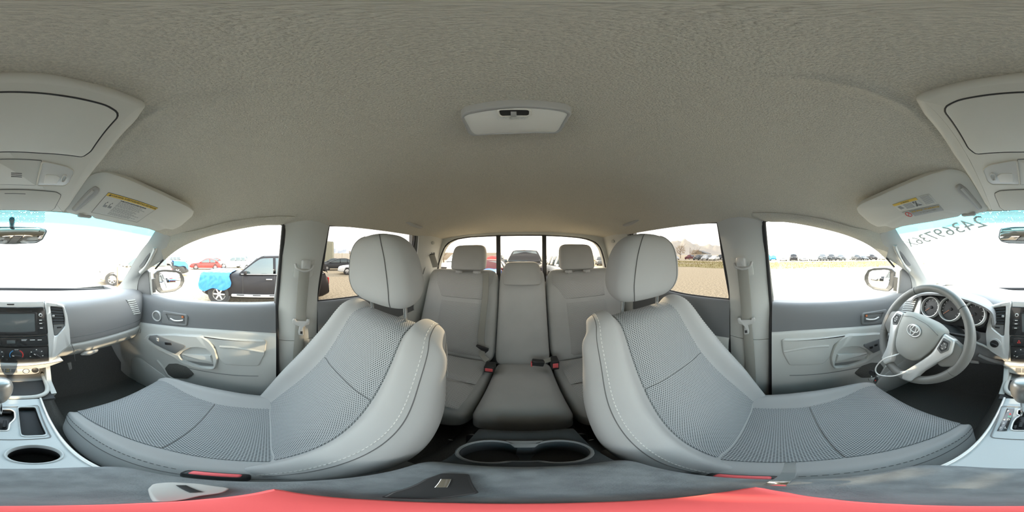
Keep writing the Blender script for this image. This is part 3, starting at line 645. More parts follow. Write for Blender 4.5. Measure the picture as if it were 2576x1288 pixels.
body.data.materials.append(ARMD)
for p_ in body.data.polygons:
    if p_.center[1]+ORG[body.name][1] < -.05: p_.material_index = len(body.data.materials)-1
mk('cup_liner', lathe([(cr_*.86, -.088), (.0, -.0885)], cupc, (0, 0, 1), 36), RUB, con, label='black cup holder floor')
mk('cup_ring', lathe([(cr_*.86, -.02), (cr_*.88, .001), (cr_*.92, .003), (cr_*.97, .0025), (cr_*1.0, -.001)], cupc, (0, 0, 1), 44, False), CONS, con)
mk('cup_wall', lathe([(cr_*.865, -.088), (cr_*.90, -.004)], cupc, (0, 0, 1), 40, False), RUB, con)
mk('tray_mat', slab(fillet(shrink(tray, .98), .008), (0, 0, 1), -.018, .001, -.024), RUB, con)
mk('tray_frame', ringpoly(fillet(shrink(tray, 1.10), .01), fillet(tray, .008), (0, 0, 1), .003, .0015, -.002), CONS, con)
mk('gate_floor', slab(gate, (0, 0, 1), -.026, .001, -.03), BLACK, con)
gp = [((-8, 1030), (30, 1040)), ((-12, 1062), (-4, 1076)), ((8, 1058), (16, 1076)), ((-26, 1070), (-20, 1080))]
for (a, b), (c_, d_) in gp:
    p0, p1 = P(a % 2576, b, z=CZ-.014), P(c_ % 2576, d_, z=CZ-.014); mk('gate_tooth', box((p0+p1)/2, (abs(p0[0]-p1[0]), abs(p0[1]-p1[1]), .008), .002), RUB, con)
mk('gate_trim', tube(resample(fillet(gate, .006), 90)+A(0, 0, .002), .0022, 8, True), SILV, con)
pnl = np.array([P(u % 2576, v, z=CZ+.001) for u, v in ((-57, 1021), (96, 1019), (128, 1098), (126, 1101), (-80, 1101), (-84, 1096))])
mk('panel_seam', tube(resample(fillet(pnl, .008), 100), .0014, 6, True), TRIMD, con)
pr = np.array([P(u, v, z=CZ+.001) for u, v in ((2533, 1028), (2551.5, 1028), (2533, 1084), (2508, 1084))])
pp = mk('gear_plate', slab(pr, (0, 0, 1), .002, .0005), GLOSSB, con)
up_ = unit(pr[0]-pr[3]); 
for ch, f, o_, m_ in (('P', .86, -.2, WHITE), ('R', .72, .2, REDM), ('N', .60, .2, GRN), ('4', .47, -.28, WHITE), ('D', .47, .2, WHITE), ('3', .31, -.2, WHITE), ('2', .12, -.3, WHITE), ('L', .12, .25, WHITE)):
    q = (pr[3]*(1-f)+pr[0]*f); q2 = (pr[2]*(1-f)+pr[1]*f); c_ = (q+q2)/2+(q2-q)*o_; text('lettering', ch, c_+A(0, 0, .0026), (1, 0, 0), (0, 1, 0), .010, m_, pp)
for y0, y1 in ((.12, .44),):
    for sx in (-1, 1): mk('edge_strip', tube([(sx*(conw(y)-.004), y, CZ-.001) for y in np.linspace(y0, y1, 14)], .0035, 8), SILV, con, label='silver edge strip')
o2 = np.concatenate([R1+A(0, 0, .0)+.0425*np.array([[math.cos(t), math.sin(t), 0] for t in np.linspace(-2.3, 2.3, 26)]), R2+.0425*np.array([[math.cos(t), math.sin(t), 0] for t in np.linspace(math.pi-2.3, math.pi+2.3, 26)])])
i2 = np.concatenate([R1+.0375*np.array([[math.cos(t), math.sin(t), 0] for t in np.linspace(-2.2, 2.2, 26)]), R2+.0375*np.array([[math.cos(t), math.sin(t), 0] for t in np.linspace(math.pi-2.2, math.pi+2.2, 26)])])
mk('rear_cup_ring', ringp(o2+A(0, 0, -.001), i2+A(0, 0, -.001), (0, 0, 1), .006, .002, -.006), TRIMD, con)
br = mk('rear_cup_bridge', slab([A(-.024, rcy-.042, -.504), A(.03, rcy-.042, -.504), A(.016, rcy-.018, -.504), A(-.010, rcy-.018, -.504)], (0, 0, 1), .004, .0015), TRIMD, con)
for rr in (R1, R2): mk('cup_liner', lathe([(.0345, -.069), (0, -.0695)], rr, (0, 0, 1), 32), BLACK, con)
mk('rear_cover', slab(fillet([(-.12, -.292, -.95), (.12, -.292, -.95), (.112, -.292, -.60), (-.112, -.292, -.60)], .02), (0, -1, 0), .006), BLACK, con)
for u in (1133, 1488): mk('screw', lathe([(.006, 0), (.005, .002), (0, .0015)], P(u, 1107, y=-.30), (0, -1, .4), 14), GREYPL, con)
AZ = -.447
base_ = fillet([(.092, -.130, 0), (.092, .105, 0), (.06, .122, 0), (0, .129, 0), (-.06, .122, 0), (-.092, .105, 0), (-.092, -.130, 0), (0, -.134, 0)], [.022, .03, .03, .03, .03, .03, .022, .03], 6)
G = [base_*A(1-q/.092, 1-q/.13, 1)+A(0, 0, h) for h, q in ((-.502, 0), (-.475, 0), (-.462, .002), (-.454, .006), (-.449, .013), (AZ, .024), (AZ, .06))]
ar_ = mk('armrest_lid', closeG(np.array(G)), ARM, ang=70, label='dark grey fabric armrest lid on top of the centre console', cat='armrest')
# red stand below the eye and two pieces of the camera body laid on the lid
z_ = AZ+.002
lens = np.array([P(u % 2576, v, z=z_+.006) for u, v in ((0, 1273), (180, 1271), (345, 1266), (520, 1255), (620, 1244), (672, 1234), (690, 1231), (712, 1234), (800, 1247), (950, 1258), (1130, 1265), (1288, 1267), (1480, 1264), (1650, 1256), (1790, 1242), (1870, 1230), (1900, 1226), (1922, 1229), (1985, 1240), (2090, 1255), (2260, 1268), (2420, 1273))])
mk('camera_stand', slab(lens, (0, 0, 1), .009, .003, -.006), REDP, label='flat red pad lying across the middle of the armrest lid', cat='stand')
def onlid(L): return np.array([P(u, v, z=z_) for u, v in L])
lt = thing('camera_plate', 'grey oval plate with a black slot on the passenger edge of the armrest lid', 'latch', onlid([(480, 1235)])[0])
lp = onlid([(372, 1230), (385, 1217), (430, 1213), (500, 1217), (580, 1228), (560, 1240), (500, 1248), (430, 1262), (385, 1262)])
mk('plate', slab(fillet(lp, .004), (0, 0, 1), .003, .001, -.002), GREYPL, lt); mk('slot', slab(onlid([(442, 1221), (468, 1221), (512, 1238), (478, 1240)]), (0, 0, 1), .004, .0005, -.002), BLACK, lt)
bt = thing('camera_clip', 'black clip with a steel window lying on the rear passenger edge of the lid', 'clip', onlid([(1130, 1220)])[0])
mk('body', slab(fillet(onlid([(955, 1252), (985, 1238), (1070, 1205), (1110, 1191), (1180, 1193), (1206, 1240), (1090, 1255)]), .003), (0, 0, 1), .004, .0015, -.002), BLACK, bt)
mk('window', slab(onlid([(1092, 1227), (1108, 1206), (1136, 1206), (1126, 1227)]), (0, 0, 1), .005, .0005, -.002), CHROME, bt)
stl = [P(1948, 1222, z=AZ+.004), P(1962, 1212, z=AZ+.006), P(1975, 1203, z=AZ-.02), P(1984, 1190, z=-.50), P(1988, 1165, z=-.55)]
mk('metal_tongue', band(cr_spline(stl, 14), A(-.6, 0, .8), .012, .002), CHROME, label='bent steel tongue beside the driver seat buckle', cat='tongue')

# gear lever
gl_ = thing('gear_lever', 'gear lever with silver capped grey knob in front of the console', 'lever', A(-.02, .36, CZ))
k0, k1 = A(-.022, .352, CZ+.003), A(-.026, .372, -.455)
mk('shaft', tube([k0, k1], .007, 12), CHROME, gl_)
kb = [np.array(ell(k1+A(0, .012*h, .085*h), A(w, 0, 0), A(0, w*.9, .0), 24)) for h, w in ((-.05, .012), (.0, .017), (.2, .024), (.5, .031), (.8, .032), (.97, .024), (1.02, .010))]
mk('knob', closeG(loftG(kb, 36, 24)), KNOB, gl_)
# ================================================================ dashboard
SPO, SPN = A(0, .68, -.20), unit((0, -1, .20))
SP = (SPO, SPN)
def S(L, off=0.): return np.array([P(u % 2576, v, pl=SP) for u, v in L])+SPN*off
SUP = unit(np.cross(A(1, 0, 0), SPN)); SUP = SUP if SUP[2] > 0 else -SUP      # up along the stack face
dash = thing('dashboard', 'grey two-tone dashboard with silver centre stack and driver gauges', 'dashboard', A(X0, .75, -.95))
wbx = cr_spline(np.array(wb), 200); 
def wy(x): return float(np.interp(x, wbx[:, 0], wbx[:, 1]))
secs, lows = [], []
for x in (-.735, -.70, -.63, -.5, -.375, -.25, -.17, -.1, 0, .12, .2, .3, .42, .55, .64, .70, .735):
    e = np.clip((abs(x-X0)-.60)/.12, 0, 1)**2; hood = math.exp(-((x+.375)/.19)**4)
    ct = math.exp(-((x-.016)/.17)**6)
    f = .665+.03*e+.065*hood+.022*ct; zt = -.203-.012*e+.02*hood
    bk_ = wy(x) if abs(x) < .70 else .9
    secs.append([(x, bk_-.01, -.25), (x, bk_*.6+f*.4, zt-.012), (x, f+.10, zt), (x, f+.045, zt-.004), (x, f+.012, zt-.022), (x, f, zt-.06), (x, f-.003, -.33), (x, f+.004, -.39), (x, f+.012, -.428), (x, f+.03, -.436)])
    lows.append([(x, f+.02, -.432), (x, f+.006, -.435), (x, f+.004, -.45), (x, f+.02, -.49), (x, f+.045, -.525), (x, f+.085, -.545), (x, f+.16, -.56), (x, f+.3, -.58)])
DG = loftG([np.array(s_) for s_ in secs], 60, 120, False); LG = loftG([np.array(s_) for s_ in lows], 40, 120, False)
mk('upper_pad', shell(DG, .006), DASHT, dash, ang=60)
mk('lower_panel', shell(LG, .006), TRIM, dash, ang=60)
mk('pad_crease', tube([(x, y, z) for x, y, z in DG[66:112, 46]], .0016, 6), DASHD, dash)
# passenger-side vent: seven short slats in a bezel
DP = (A(.6, .672, -.30), A(-.08, -1, .0))
def Dp(L): return np.array([P(u, v, pl=DP) for u, v in L])
vb = Dp([(315, 753.5), (337, 751), (352, 788), (333, 791)])
pv = mk('air_vent', slab(fillet(shrink(vb, 1.03), .004), (0, -1, 0), .007, .002, -.008), DASHT, dash)
mk('vent_hole', slab(fillet(shrink(vb, .93), .003), (0, -1, 0), .0075, .0003, -.006), BLACK, pv)
for k in range(8):
    f = (k+.5)/8; a, b = vb[0]*(1-f)+vb[3]*f, vb[1]*(1-f)+vb[2]*f; mk('slat', band([a*.95+b*.05+A(0, -.009, 0), b*.95+a*.05+A(0, -.009, 0)], A(0, -1, .3), .0085, .002), TRIM, pv)
gb = Dp([(190, 868), (356, 815)])
mk('glovebox_seam', tube([P(180, 866, y=.663), P(186, 880, y=.665), P(189, 908, y=.69)], .0016, 6), TRIMD, dash)
gh = np.array([P(u, v, y=.672) for u, v in ((203, 893), (212, 886), (247, 879), (244, 885), (225, 893))])
mk('glovebox_latch', slab(fillet(gh, .003), (0, -1, .2), .006, .002, -.008), GREYPL, dash)
mk('side_seam', tube([P(352, 838, y=.672), P(357, 818, y=.672), P(364, 812, y=.68)], .0016, 6), TRIMD, dash)

# ---- centre stack
core = mk('stack_core', slab(S([(-94, 770), (-34, 757), (110, 757), (165, 766), (176, 830), (177, 868), (122, 916), (-45, 916), (-95, 850)], -.006), SPN, .003, .001, -.05), TRIM, dash)
mk('top_panel', slab(fillet(S([(-29, 757.5), (110, 757.5), (111, 774), (-29, 774)]), .003), SPN, .006, .002, -.02), SILV, dash)
mk('slot', slab(fillet(S([(17, 764), (36, 764), (35, 767), (18, 767)]), .001), SPN, .0068, .0004), BLACK, core)
rad_o = fillet(S([(-31, 770), (107, 771), (112, 778), (120, 836), (115, 841), (-36, 842), (-38, 838)]), .006)
rad = mk('head_unit', slab(rad_o, SPN, .012, .003, -.02), GLOSSB, dash)
mk('disc_slot', slab(S([(-2, 781), (80, 781), (80, 782.6), (-2, 782.6)]), SPN, .0128, .0003), BLACK, rad)
scr = fillet(S([(-5, 787.5), (86, 787), (88, 832), (-4, 833)]), .002)
mk('screen', slab(scr, SPN, .0135, .0006), SCREEN, rad, label='grey display screen')
mk('screen_frame', ringpoly(fillet(S([(-10, 784.5), (91.5, 784.5), (95, 838.5), (-9, 838.5)]), .003), scr, SPN, .0145, .001, .01, 80), BLACK, rad)
for u, v in ((100.3, 791.3), (-17.3, 791.3)):
    c = S([(u, v)])[0]
    kn = mk('dial', lathe([(.0042, .010), (.0042, .019), (0, .0195)], c, SPN, 20), BLACK, dash)
    mk('dial_ring', lathe([(.0046, .012), (.0048, .018), (.0070, .018), (.0074, .012)], c, SPN, 28), WHITE, kn, label='white ring')
lab = {(100.5, 804): 'SEEK', (101, 812): 'TRACK', (102.5, 823.5): 'AUDIO', (-18.5, 804.5): 'MEDIA', (-19, 813): 'APPS', (-20, 823.5): 'HOME'}
for (u, v), tx in lab.items():
    mk('button', slab(fillet(S([(u-8.5, v-3.6), (u+8.5, v-3.6), (u+8.8, v+3.6), (u-8.2, v+3.6)]), .001), SPN, .0138, .0008), BLACK, rad)
    mk('mark', slab(S([(u-3.4, v-.9), (u+3.4, v-.9), (u+3.4, v+.9), (u-3.4, v+.9)]), SPN, .0143, .0001), WHITE, rad)
for a, b in ((57.5, 67), (75, 86)): mk('mark', slab(S([(a, 835.4), (b, 835.4), (b, 836.8), (a, 836.8)]), SPN, .0128, .0001), WHITE, rad)
clk = mk('clock_strip', slab(fillet(S([(-34, 845), (118, 843.5), (120, 864), (116, 868), (-34, 869)]), .004), SPN, .010, .0025, -.02), GLOSSB, dash)
hz = mk('hazard_switch', slab(fillet(S([(-26, 849.5), (2, 849.5), (2, 866), (-26, 866)]), .002), SPN, .0125, .0012), BLACK, dash)
mk('triangle', ringpoly(S([(-12, 853), (-7.4, 861), (-16.6, 861)]), S([(-12, 855), (-9.6, 859.8), (-14.4, 859.8)]), SPN, .0132, .0002, .012, 30), REDM, hz, label='red warning triangle')
mk('display', slab(fillet(S([(7, 852), (40, 851.5), (41, 864.5), (8, 865)]), .001), SPN, .011, .0005), BLACK, clk)
mk('clock_face', slab(S([(17, 854.5), (38, 854.2), (38.5, 862), (17.5, 862.5)]), SPN, .0114, .0002), SCREEN, clk)
mk('seat_mark', slab(S([(53, 852), (68, 851.5), (64.5, 856), (54, 856)]), SPN, .0104, .0001), INKG, clk)
for a, b in ((74.5, 87), (93.5, 104)): mk('mark', slab(S([(a, 853), (b, 852.7), (b, 854.2), (a, 854.5)]), SPN, .0104, .0001), WHITE, clk)
clm = mk('climate_panel', slab(fillet(S([(-33, 870), (121, 870), (121, 906), (-33, 907)]), .003), SPN, .008, .002, -.02), BLACK, dash)
mm = np.linalg.norm(S([(61, 890)])[0]-S([(41, 890)])[0])/20
def arc(c, r0, r1, a0, a1, off, n=14):
    f = np.stack((A(1, 0, 0), SUP), 1); t = np.linspace(a0, a1, n); o = np.array([c+f@A(r1*math.cos(q), r1*math.sin(q)) for q in t]); i = np.array([c+f@A(r0*math.cos(q), r0*math.sin(q)) for q in t])
    G_ = np.stack((o, i))+SPN*off; return surf(G_)
for k, (u, v) in enumerate(((-8, 890), (41, 891), (91, 890))):
    c = S([(u, v)])[0]; cp = mk('climate_dial', lathe([(19.5*mm, .006), (19.5*mm, .0095), (18*mm, .0105), (14*mm, .0105), (13.4*mm, .012), (13.*mm, .016), (0, .017)], c, SPN, 36), RUB, dash)
    d_ = A(1, 0, 0)*math.cos(.35-k*.55)+SUP*math.sin(.35-k*.55)
    mk('grip', box(c+SPN*.021, (24*mm, 7*mm, .011), .002, R=np.stack((d_, np.cross(SPN, d_), SPN), 1)), BLACK, cp)
    mk('pointer', box(c+SPN*.0268-d_*8*mm, (5*mm, 1.6*mm, .0006), 0, R=np.stack((d_, np.cross(SPN, d_), SPN), 1)), WHITE, cp)
    if k == 1:
        mk('cold_arc', arc(c, 15.2*mm, 17.6*mm, math.pi*1.15, math.pi*.66, .0110), BLUEM, cp, label='blue cold arc'); mk('hot_arc', arc(c, 15.2*mm, 17.6*mm, math.pi*.34, -math.pi*.15, .0110), REDM, cp, label='red hot arc')
        text('lettering', 'TEMP', c+SUP*17.0*mm+SPN*.011, (1, 0, 0), SUP, 4.2*mm, WHITE, cp)
    else:
        for q in np.linspace(-.1, 1.1, 5): 
            p_ = c+(A(1, 0, 0)*math.cos(q*math.pi)+SUP*math.sin(q*math.pi))*16.3*mm+SPN*.0109
            mk('mark', box(p_, (3.*mm, 2.2*mm, .0004), 0, R=np.stack((A(1, 0, 0), SUP, SPN), 1)), WHITE, cp)
for u in (15, 66): mk('button', lathe([(5.4*mm, .006), (5.2*mm, .011), (0, .012)], S([(u, 902)])[0], SPN, 24), RUB, clm)
# silver vent frames each side, with slats
def vent(pts_o, pts_i, slats, low, thumb):
    po, pi = fillet(S(pts_o), .006), fillet(S(pts_i), .004)
    v = mk('vent_frame', ringpoly(po, pi, SPN, .012, .005, -.02, 90), SILV, dash, label='silver vent frame')
    mk('vent_hole', slab(shrink(pi, 1.03), SPN, .002, .0005, -.025), BLACK, v)
    (l0, r0), (l1, r1) = slats
    for k in range(6):
        f = (k+.5)/6; a, b = S([l0])[0]*(1-f)+S([l1])[0]*f, S([r0])[0]*(1-f)+S([r1])[0]*f
        mk('slat', band([a+SPN*.005, b+SPN*.005], unit(SPN+A(0, 0, .5)), .012, .0016), RUB, v)
    for f in (.25, .5, .75):
        a, b = S([l0])[0]*(1-f)+S([r0])[0]*f, S([l1])[0]*(1-f)+S([r1])[0]*f; mk('blade', band([a-SPN*.002, b-SPN*.002], A(1, 0, 0), .010, .0012), BLACK, v)
    f = thumb[0]; mid = S([thumb[1]])[0]; mk('vent_tab', box(mid+SPN*.009, (.011, .008, .010), .003), GREYPL, v)
    mk('vent_plate', slab(fillet(S(low), .003), SPN, .006, .002, -.01), TRIMD, v)
    mk('thumb_wheel', box(S([thumb[2]])[0]+SPN*.006, (.020, .006, .007), .002), BLACK, v)
    return v
vent([(111.5, 758.5), (140, 761.5), (159, 766.7), (168, 792), (173, 825.7), (176, 866), (150, 885), (122, 912), (121, 880), (117, 820)], [(125.5, 770), (156.5, 773.5), (162, 800), (161.5, 819.5), (142, 843), (135, 843.5)],
     (((126, 771), (156, 774)), ((133, 815), (161, 814))), [(133, 815.5), (161.5, 814), (161.3, 820), (142, 842), (135.5, 842.5)], (.5, (133, 794), (148.4, 822.6)))
vent([(-30.5, 757.5), (-52, 760), (-82, 768), (-92, 822), (-95, 838), (-92, 872), (-84, 882), (-40, 908), (-36, 880), (-34, 800)], [(-45, 770), (-76, 774), (-80, 800), (-80, 822), (-54, 844), (-49, 843)],
     (((-76, 774), (-45, 771)), ((-80, 814), (-50, 815))), [(-80, 815), (-50, 816), (-49.5, 842), (-54, 843), (-80, 822)], (.5, (-52, 795), (-66, 823)))
c4 = S([(2503.6, 862.5)])[0]
dd = mk('drive_dial', lathe([(11*mm, .012), (10.6*mm, .018), (0, .019)], c4, SPN, 32), BLACK, dash)
mk('dial_ring', lathe([(11.4*mm, .006), (11.8*mm, .0165), (17*mm, .0165), (18*mm, .0), (18*mm, -.01)], c4, SPN, 40), SILV, dd, label='silver ring')
mk('grip', box(c4+SPN*.022, (18*mm, 4.5*mm, .008), .002, R=np.stack((unit(A(1, 0, 0)-.35*SUP), unit(SUP+.35*A(1, 0, 0)), SPN), 1)), BLACK, dd)
# lower silver bar, switch row, bin
mk('lower_bar', slab(fillet(S([(-48, 907), (121, 907), (150, 898), (158, 905), (118, 920), (100, 924), (-40, 921), (-52, 918)]), .006), SPN, .018, .006, -.03), SILV, dash)
swr = mk('switch_row', slab(fillet(S([(-48, 919), (98, 919), (97, 935), (84, 938), (-18, 939), (-38, 934)]), .008), SPN, .014, .004, -.03), SILV, dash)
for k, (a, b) in enumerate(((-20, -6), (-4, 9.5), (12.5, 26.6), (28.5, 43))):
    q = mk('switch_blank', slab(fillet(S([(a, 921.5), (b, 921.5), (b, 933.5), (a, 933.5)]), .0015), SPN, .0165, .001), TRIMD, dash)
    if k == 2:
        for v in (925, 930): text('lettering', 'USB' if v < 927 else 'AUX', S([(19.5, v)])[0]+SPN*.0168, (1, 0, 0), SUP, .006, YELL, q)
pk = S([(64.6, 929.5)])[0]; so_ = mk('power_socket', lathe([(9*mm, .010), (8.6*mm, .017), (7*mm, .017), (6.6*mm, .008), (0, .008)], pk, SPN, 30), CHROME, dash)
mk('socket_cap', lathe([(6.4*mm, .008), (6*mm, .011), (0, .0115)], pk, SPN, 24), WHITE, so_)
mk('socket_cap', lathe([(9*mm, .008), (8.6*mm, .02), (6*mm, .022), (0, .0215)], S([(87, 927)])[0], SPN, 28), BLACK, dash)
# open bin under the switches: side cheeks, shelf lip, floor
bx = lambda L, y: np.array([P(u % 2576, v, y=y) for u, v in L])
mk('bin_back', slab(bx([(-45, 936), (100, 936), (100, 1000), (-45, 1000)], .70), (0, -1, 0), .01), BLACK, dash)
mk('bin_lip', slab(fillet(bx([(-22, 938), (86, 938), (80, 955), (-14, 955)], .655), .003), (0, -1, .5), .014, .004, -.02), TRIM, dash)
for s_ in (-1, 1):
    q = [A(.016+s_*.118, .62, -.50), A(.016+s_*.118, .70, -.50), A(.016+s_*.108, .72, -.66), A(.016+s_*.104, .50, -.60), A(.016+s_*.104, .47, -.545), A(.016+s_*.108, .55, -.545)]
    mk('bin_cheek', slab(q, (s_, 0, 0), .018, .004), TRIM, dash)
mk('bin_floor', slab([(-.10, .44, -.552), (.125, .44, -.552), (.125, .72, -.60), (-.10, .72, -.60)], (0, .15, 1), .01), RUB, dash)
mk('bin_edge', tube(cr_spline([(-.095, .62, -.56), (-.09, .50, -.54), (-.05, .455, -.532), (.02, .45, -.532), (.085, .455, -.532), (.115, .50, -.54), (.122, .62, -.56)], 40), .008, 8), TRIM, dash)
mk('bin_step', box((.015, .64, -.575), (.2, .03, .03), .006), TRIM, dash)
mk('stack_skirt', slab([(-.115, .60, -.56), (.14, .60, -.56), (.12, .62, -.96), (-.10, .62, -.96)], (0, -1, 0), .02, .004, -.12), TRIMD, dash)

# ---- instrument cluster and driver side
CP = (A(-.375, .652, -.25), unit((0, -1, .38))); CN = CP[1]; CU = unit(A(0, .38, 1))
def Cp(L, off=0): return np.array([P(u, v, pl=CP) for u, v in L])+CN*off
cl = mk('instrument_cluster', slab(fillet(Cp([(2300, 775), (2312, 750), (2350, 742), (2400, 741), (2450, 752), (2486, 775), (2488, 800), (2470, 826), (2400, 818), (2310, 805)]), .02), CN, .003, .001, -.03), BLACK, dash)
for (u, v, r, ticks) in ((2344, 773, .047, 9), (2393, 778, .053, 13), (2452, 790, .047, 9)):
    c = Cp([(u, v)])[0]
    gf = mk('gauge', lathe([(r, .003), (0, .0035)], c, CN, 40), BLACK, dash)
    mk('gauge_ring', lathe([(r, .0), (r+.001, .02), (r+.004, .021), (r+.009, .014), (r+.010, 0)], c, CN, 44), SILV, gf, label='silver bezel')
    L_ = []
    for k in range(ticks):
        q = math.radians(220-k*260/(ticks-1)); dr = A(1, 0, 0)*math.cos(q)+CU*math.sin(q); L_.append(box(c+dr*r*.82+CN*.0042, (r*.14, .0018, .0006), 0, R=np.stack((dr, np.cross(CN, dr), CN), 1)))
    mk('tick_marks', J(*L_), WHITE, gf)
    q = math.radians(222); dr = A(1, 0, 0)*math.cos(q)+CU*math.sin(q); mk('needle', box(c+dr*r*.36+CN*.008, (r*.8, .0022, .001), 0, R=np.stack((dr, np.cross(CN, dr), CN), 1)), ORG_, gf)
    mk('needle_hub', lathe([(.008, .004), (.007, .010), (0, .0105)], c, CN, 18), RUB, gf)
hd_ = [A(-.60, .66, -.30), A(-.585, .65, -.235), A(-.50, .64, -.192), A(-.375, .635, -.178), A(-.25, .64, -.195), A(-.175, .655, -.235), A(-.16, .66, -.30)]
hb_ = [p+A(0, .09, -.004) for p in hd_]; hf_ = [p+A(0, -.03, .003) for p in hd_]
mk('cluster_hood', shell(cr_spline(np.array([cr_spline(hf_, 40), cr_spline(hd_, 40)+A(0, 0, .006), cr_spline(hb_, 40)]), 12), .010), DASHT, dash)
mk('cluster_bezel', slab(fillet(Cp([(2262, 752), (2300, 740), (2322, 748), (2316, 805), (2330, 822), (2285, 812), (2256, 790)]), .01), CN, .012, .004, -.03), SILV, dash)
vbd = Cp([(2286, 757), (2314, 752), (2300, 789), (2275, 786)], .016)
dv = mk('air_vent', slab(fillet(shrink(vbd, 1.06), .004), CN, .004, .001, -.01), TRIMD, dash)
mk('vent_hole', slab(fillet(vbd, .003), CN, .0045, .0003), BLACK, dv)
for k in range(7):
    f = (k+.5)/7; a, b = vbd[0]*(1-f)+vbd[3]*f, vbd[1]*(1-f)+vbd[2]*f; mk('slat', band([a+CN*.007, b+CN*.007], unit(CN+A(0, 0, .4)), .008, .0014), TRIM, dv)
mk('knee_panel', shell(loftG([np.array([(x, .668, -.36), (x, .645, -.42), (x, .65, -.50), (x, .70, -.57), (x, .82, -.60)]) for x in (-.70, -.5, -.3, -.12)], 24, 16, False), .01), DASHT, dash)
mk('knee_edge', tube(cr_spline([P(2455, 862, y=.63), P(2480, 872, y=.63), P(2510, 890, y=.63), P(2536, 906, y=.625)], 14), .006, 8), TRIM, dash)
mk('knee_trim', tube(cr_spline([P(2462, 893, y=.64), P(2490, 905, y=.64), P(2520, 913, y=.64), P(2538, 918, y=.63)], 14), .011, 8), DASHT, dash)
mk('hood_release', slab(fillet(bx([(2440, 905), (2462, 908), (2464, 914), (2442, 912)], .66), .003), (0, -1, 0), .006), GREYPL, dash)
mk('wiper_stalk', tube([A(-.33, .54, -.325), A(-.24, .53, -.315), A(-.205, .525, -.312)], [.007, .007, .011], 10), BLACK, dash)
mk('ignition_barrel', lathe([(.022, 0), (.022, .012), (.016, .015), (0, .014)], A(-.225, .585, -.335), (0, -1, .2), 24), BLACK, dash)
mk('column_shroud', closeG(loftG([ell(A(-.375, y, z), A(w, 0, 0), A(0, 0, w*.8), 20) for y, z, w in ((.49, -.325, .05), (.55, -.355, .07), (.68, -.42, .085))], 28, 12)), RUB, dash)
tag(mk('fuse_shade', slab(fillet(bx([(168, 913), (178, 910), (180, 926), (173, 930)], .80), .002), (0, -1, 0), .01), GREYPL, dash), None)


# ================================================================ steering wheel
swh = thing('steering_wheel', 'grey leather steering wheel with silver spokes and round emblem', 'steering wheel', A(-.375, .44, -.30))
C0 = A(-.375, .44, -.30); t_ = math.radians(27); wn = A(0, -math.cos(t_), math.sin(t_)); wu = A(0, math.sin(t_), math.cos(t_)); rho = math.radians(9)
wx = A(1, 0, 0)*math.cos(rho)-wu*math.sin(rho); wv = A(1, 0, 0)*math.sin(rho)+wu*math.cos(rho)
def Wp(L): return np.array([C0+wx*a+wv*b+wn*(c[0] if c else 0) for a, b, *c in L])
R_ = .187
rim = np.array([C0+(wx*math.cos(q)+wv*math.sin(q))*R_ for q in np.linspace(0, 2*math.pi, 90, endpoint=False)])
rb = mk('rim', tube(rim, [.0165+.0025*max(0, math.cos(2*q))**2 for q in np.linspace(0, 2*math.pi, 90, endpoint=False)], 14, True), LEATH, swh)
for q in (52, 128, 205, -25): 
    q = math.radians(q); c = C0+(wx*math.cos(q)+wv*math.sin(q))*R_; tg = -wx*math.sin(q)+wv*math.cos(q)
    mk('rim_seam', tube([c+(-tg*.0006), c+tg*.0006], .0176, 14), BLACK, rb)
hub = fillet(Wp([(-.098, .052), (-.05, .068), (.05, .068), (.098, .052), (.092, -.01), (.062, -.085), (.03, -.112), (-.03, -.112), (-.062, -.085), (-.092, -.01)]), .02)
hs_ = [shrink(hub, 1.0)+wn*-.02, shrink(hub, 1.0)+wn*.012, shrink(hub, .96)+wn*.026, shrink(hub, .85)+wn*.036, shrink(hub, .55)+wn*.042, shrink(hub, .2)+wn*.043]
mk('airbag_cover', closeG(np.array(hs_)), HUBM, swh, ang=50)
mk('cover_crease', tube(cr_spline(Wp([(-.088, .03, .034), (-.04, .048, .043), (0, .05, .044), (.04, .048, .043), (.088, .03, .034)]), 24), .0012, 6), TRIMD, swh)
ec = Wp([(0, .006, .0435)])[0]
em = mk('emblem', tube(ell(ec, wx*.030, wv*.0215, 44), .0028, 8, True), SILV, swh, label='silver emblem of three overlapping ovals')
mk('badge_base', slab(ell(ec, wx*.034, wv*.025, 40), wn, .0012, .0005, -.006), TRIMD, em)
mk('oval', tube(ell(ec+wv*.007, wx*.0195, wv*.0115, 36)+wn*.001, .0023, 8, True), SILV, em)
mk('oval', tube(ell(ec, wx*.0095, wv*.0195, 36)+wn*.0016, .0022, 8, True), SILV, em)
for sg in (-1, 1):
    mk('spoke', slab(fillet(Wp([(sg*.08, .045), (sg*.125, .040), (sg*.178, .018), (sg*.178, -.05), (sg*.13, -.075), (sg*.075, -.03)]), .012), wn, .016, .006, -.012), LEATH, swh)
    sl_ = mk('spoke_trim', slab(fillet(Wp([(sg*.096, .043, .0), (sg*.142, .036), (sg*.150, -.012), (sg*.112, -.075), (sg*.088, -.125), (sg*.080, -.178), (sg*.048, -.190), (sg*.036, -.160), (sg*.060, -.105), (sg*.088, -.04)]), .010), wn, .024, .007, -.004), SILV, swh, label='silver spoke trim')
    pod = fillet(Wp([(sg*.104, .030), (sg*.132, .027), (sg*.138, -.004), (sg*.120, -.026), (sg*.100, -.016)]), .004)
    pd_ = mk('button_pod', slab(pod, wn, .027, .0015, .018), TRIMD, swh)
    mk('button', ringpoly(shrink(pod, .72), shrink(pod, .52), wn, .0285, .001, .022, 40), RUB, pd_)
    for a, b in ((.118, .012), (.118, -.006), (.110, .003), (.126, .003)): mk('mark', box(Wp([(sg*a, b, .0282)])[0], (.0045, .002, .0006), 0, R=np.stack((wx, wv, wn), 1)), WHITE, pd_)
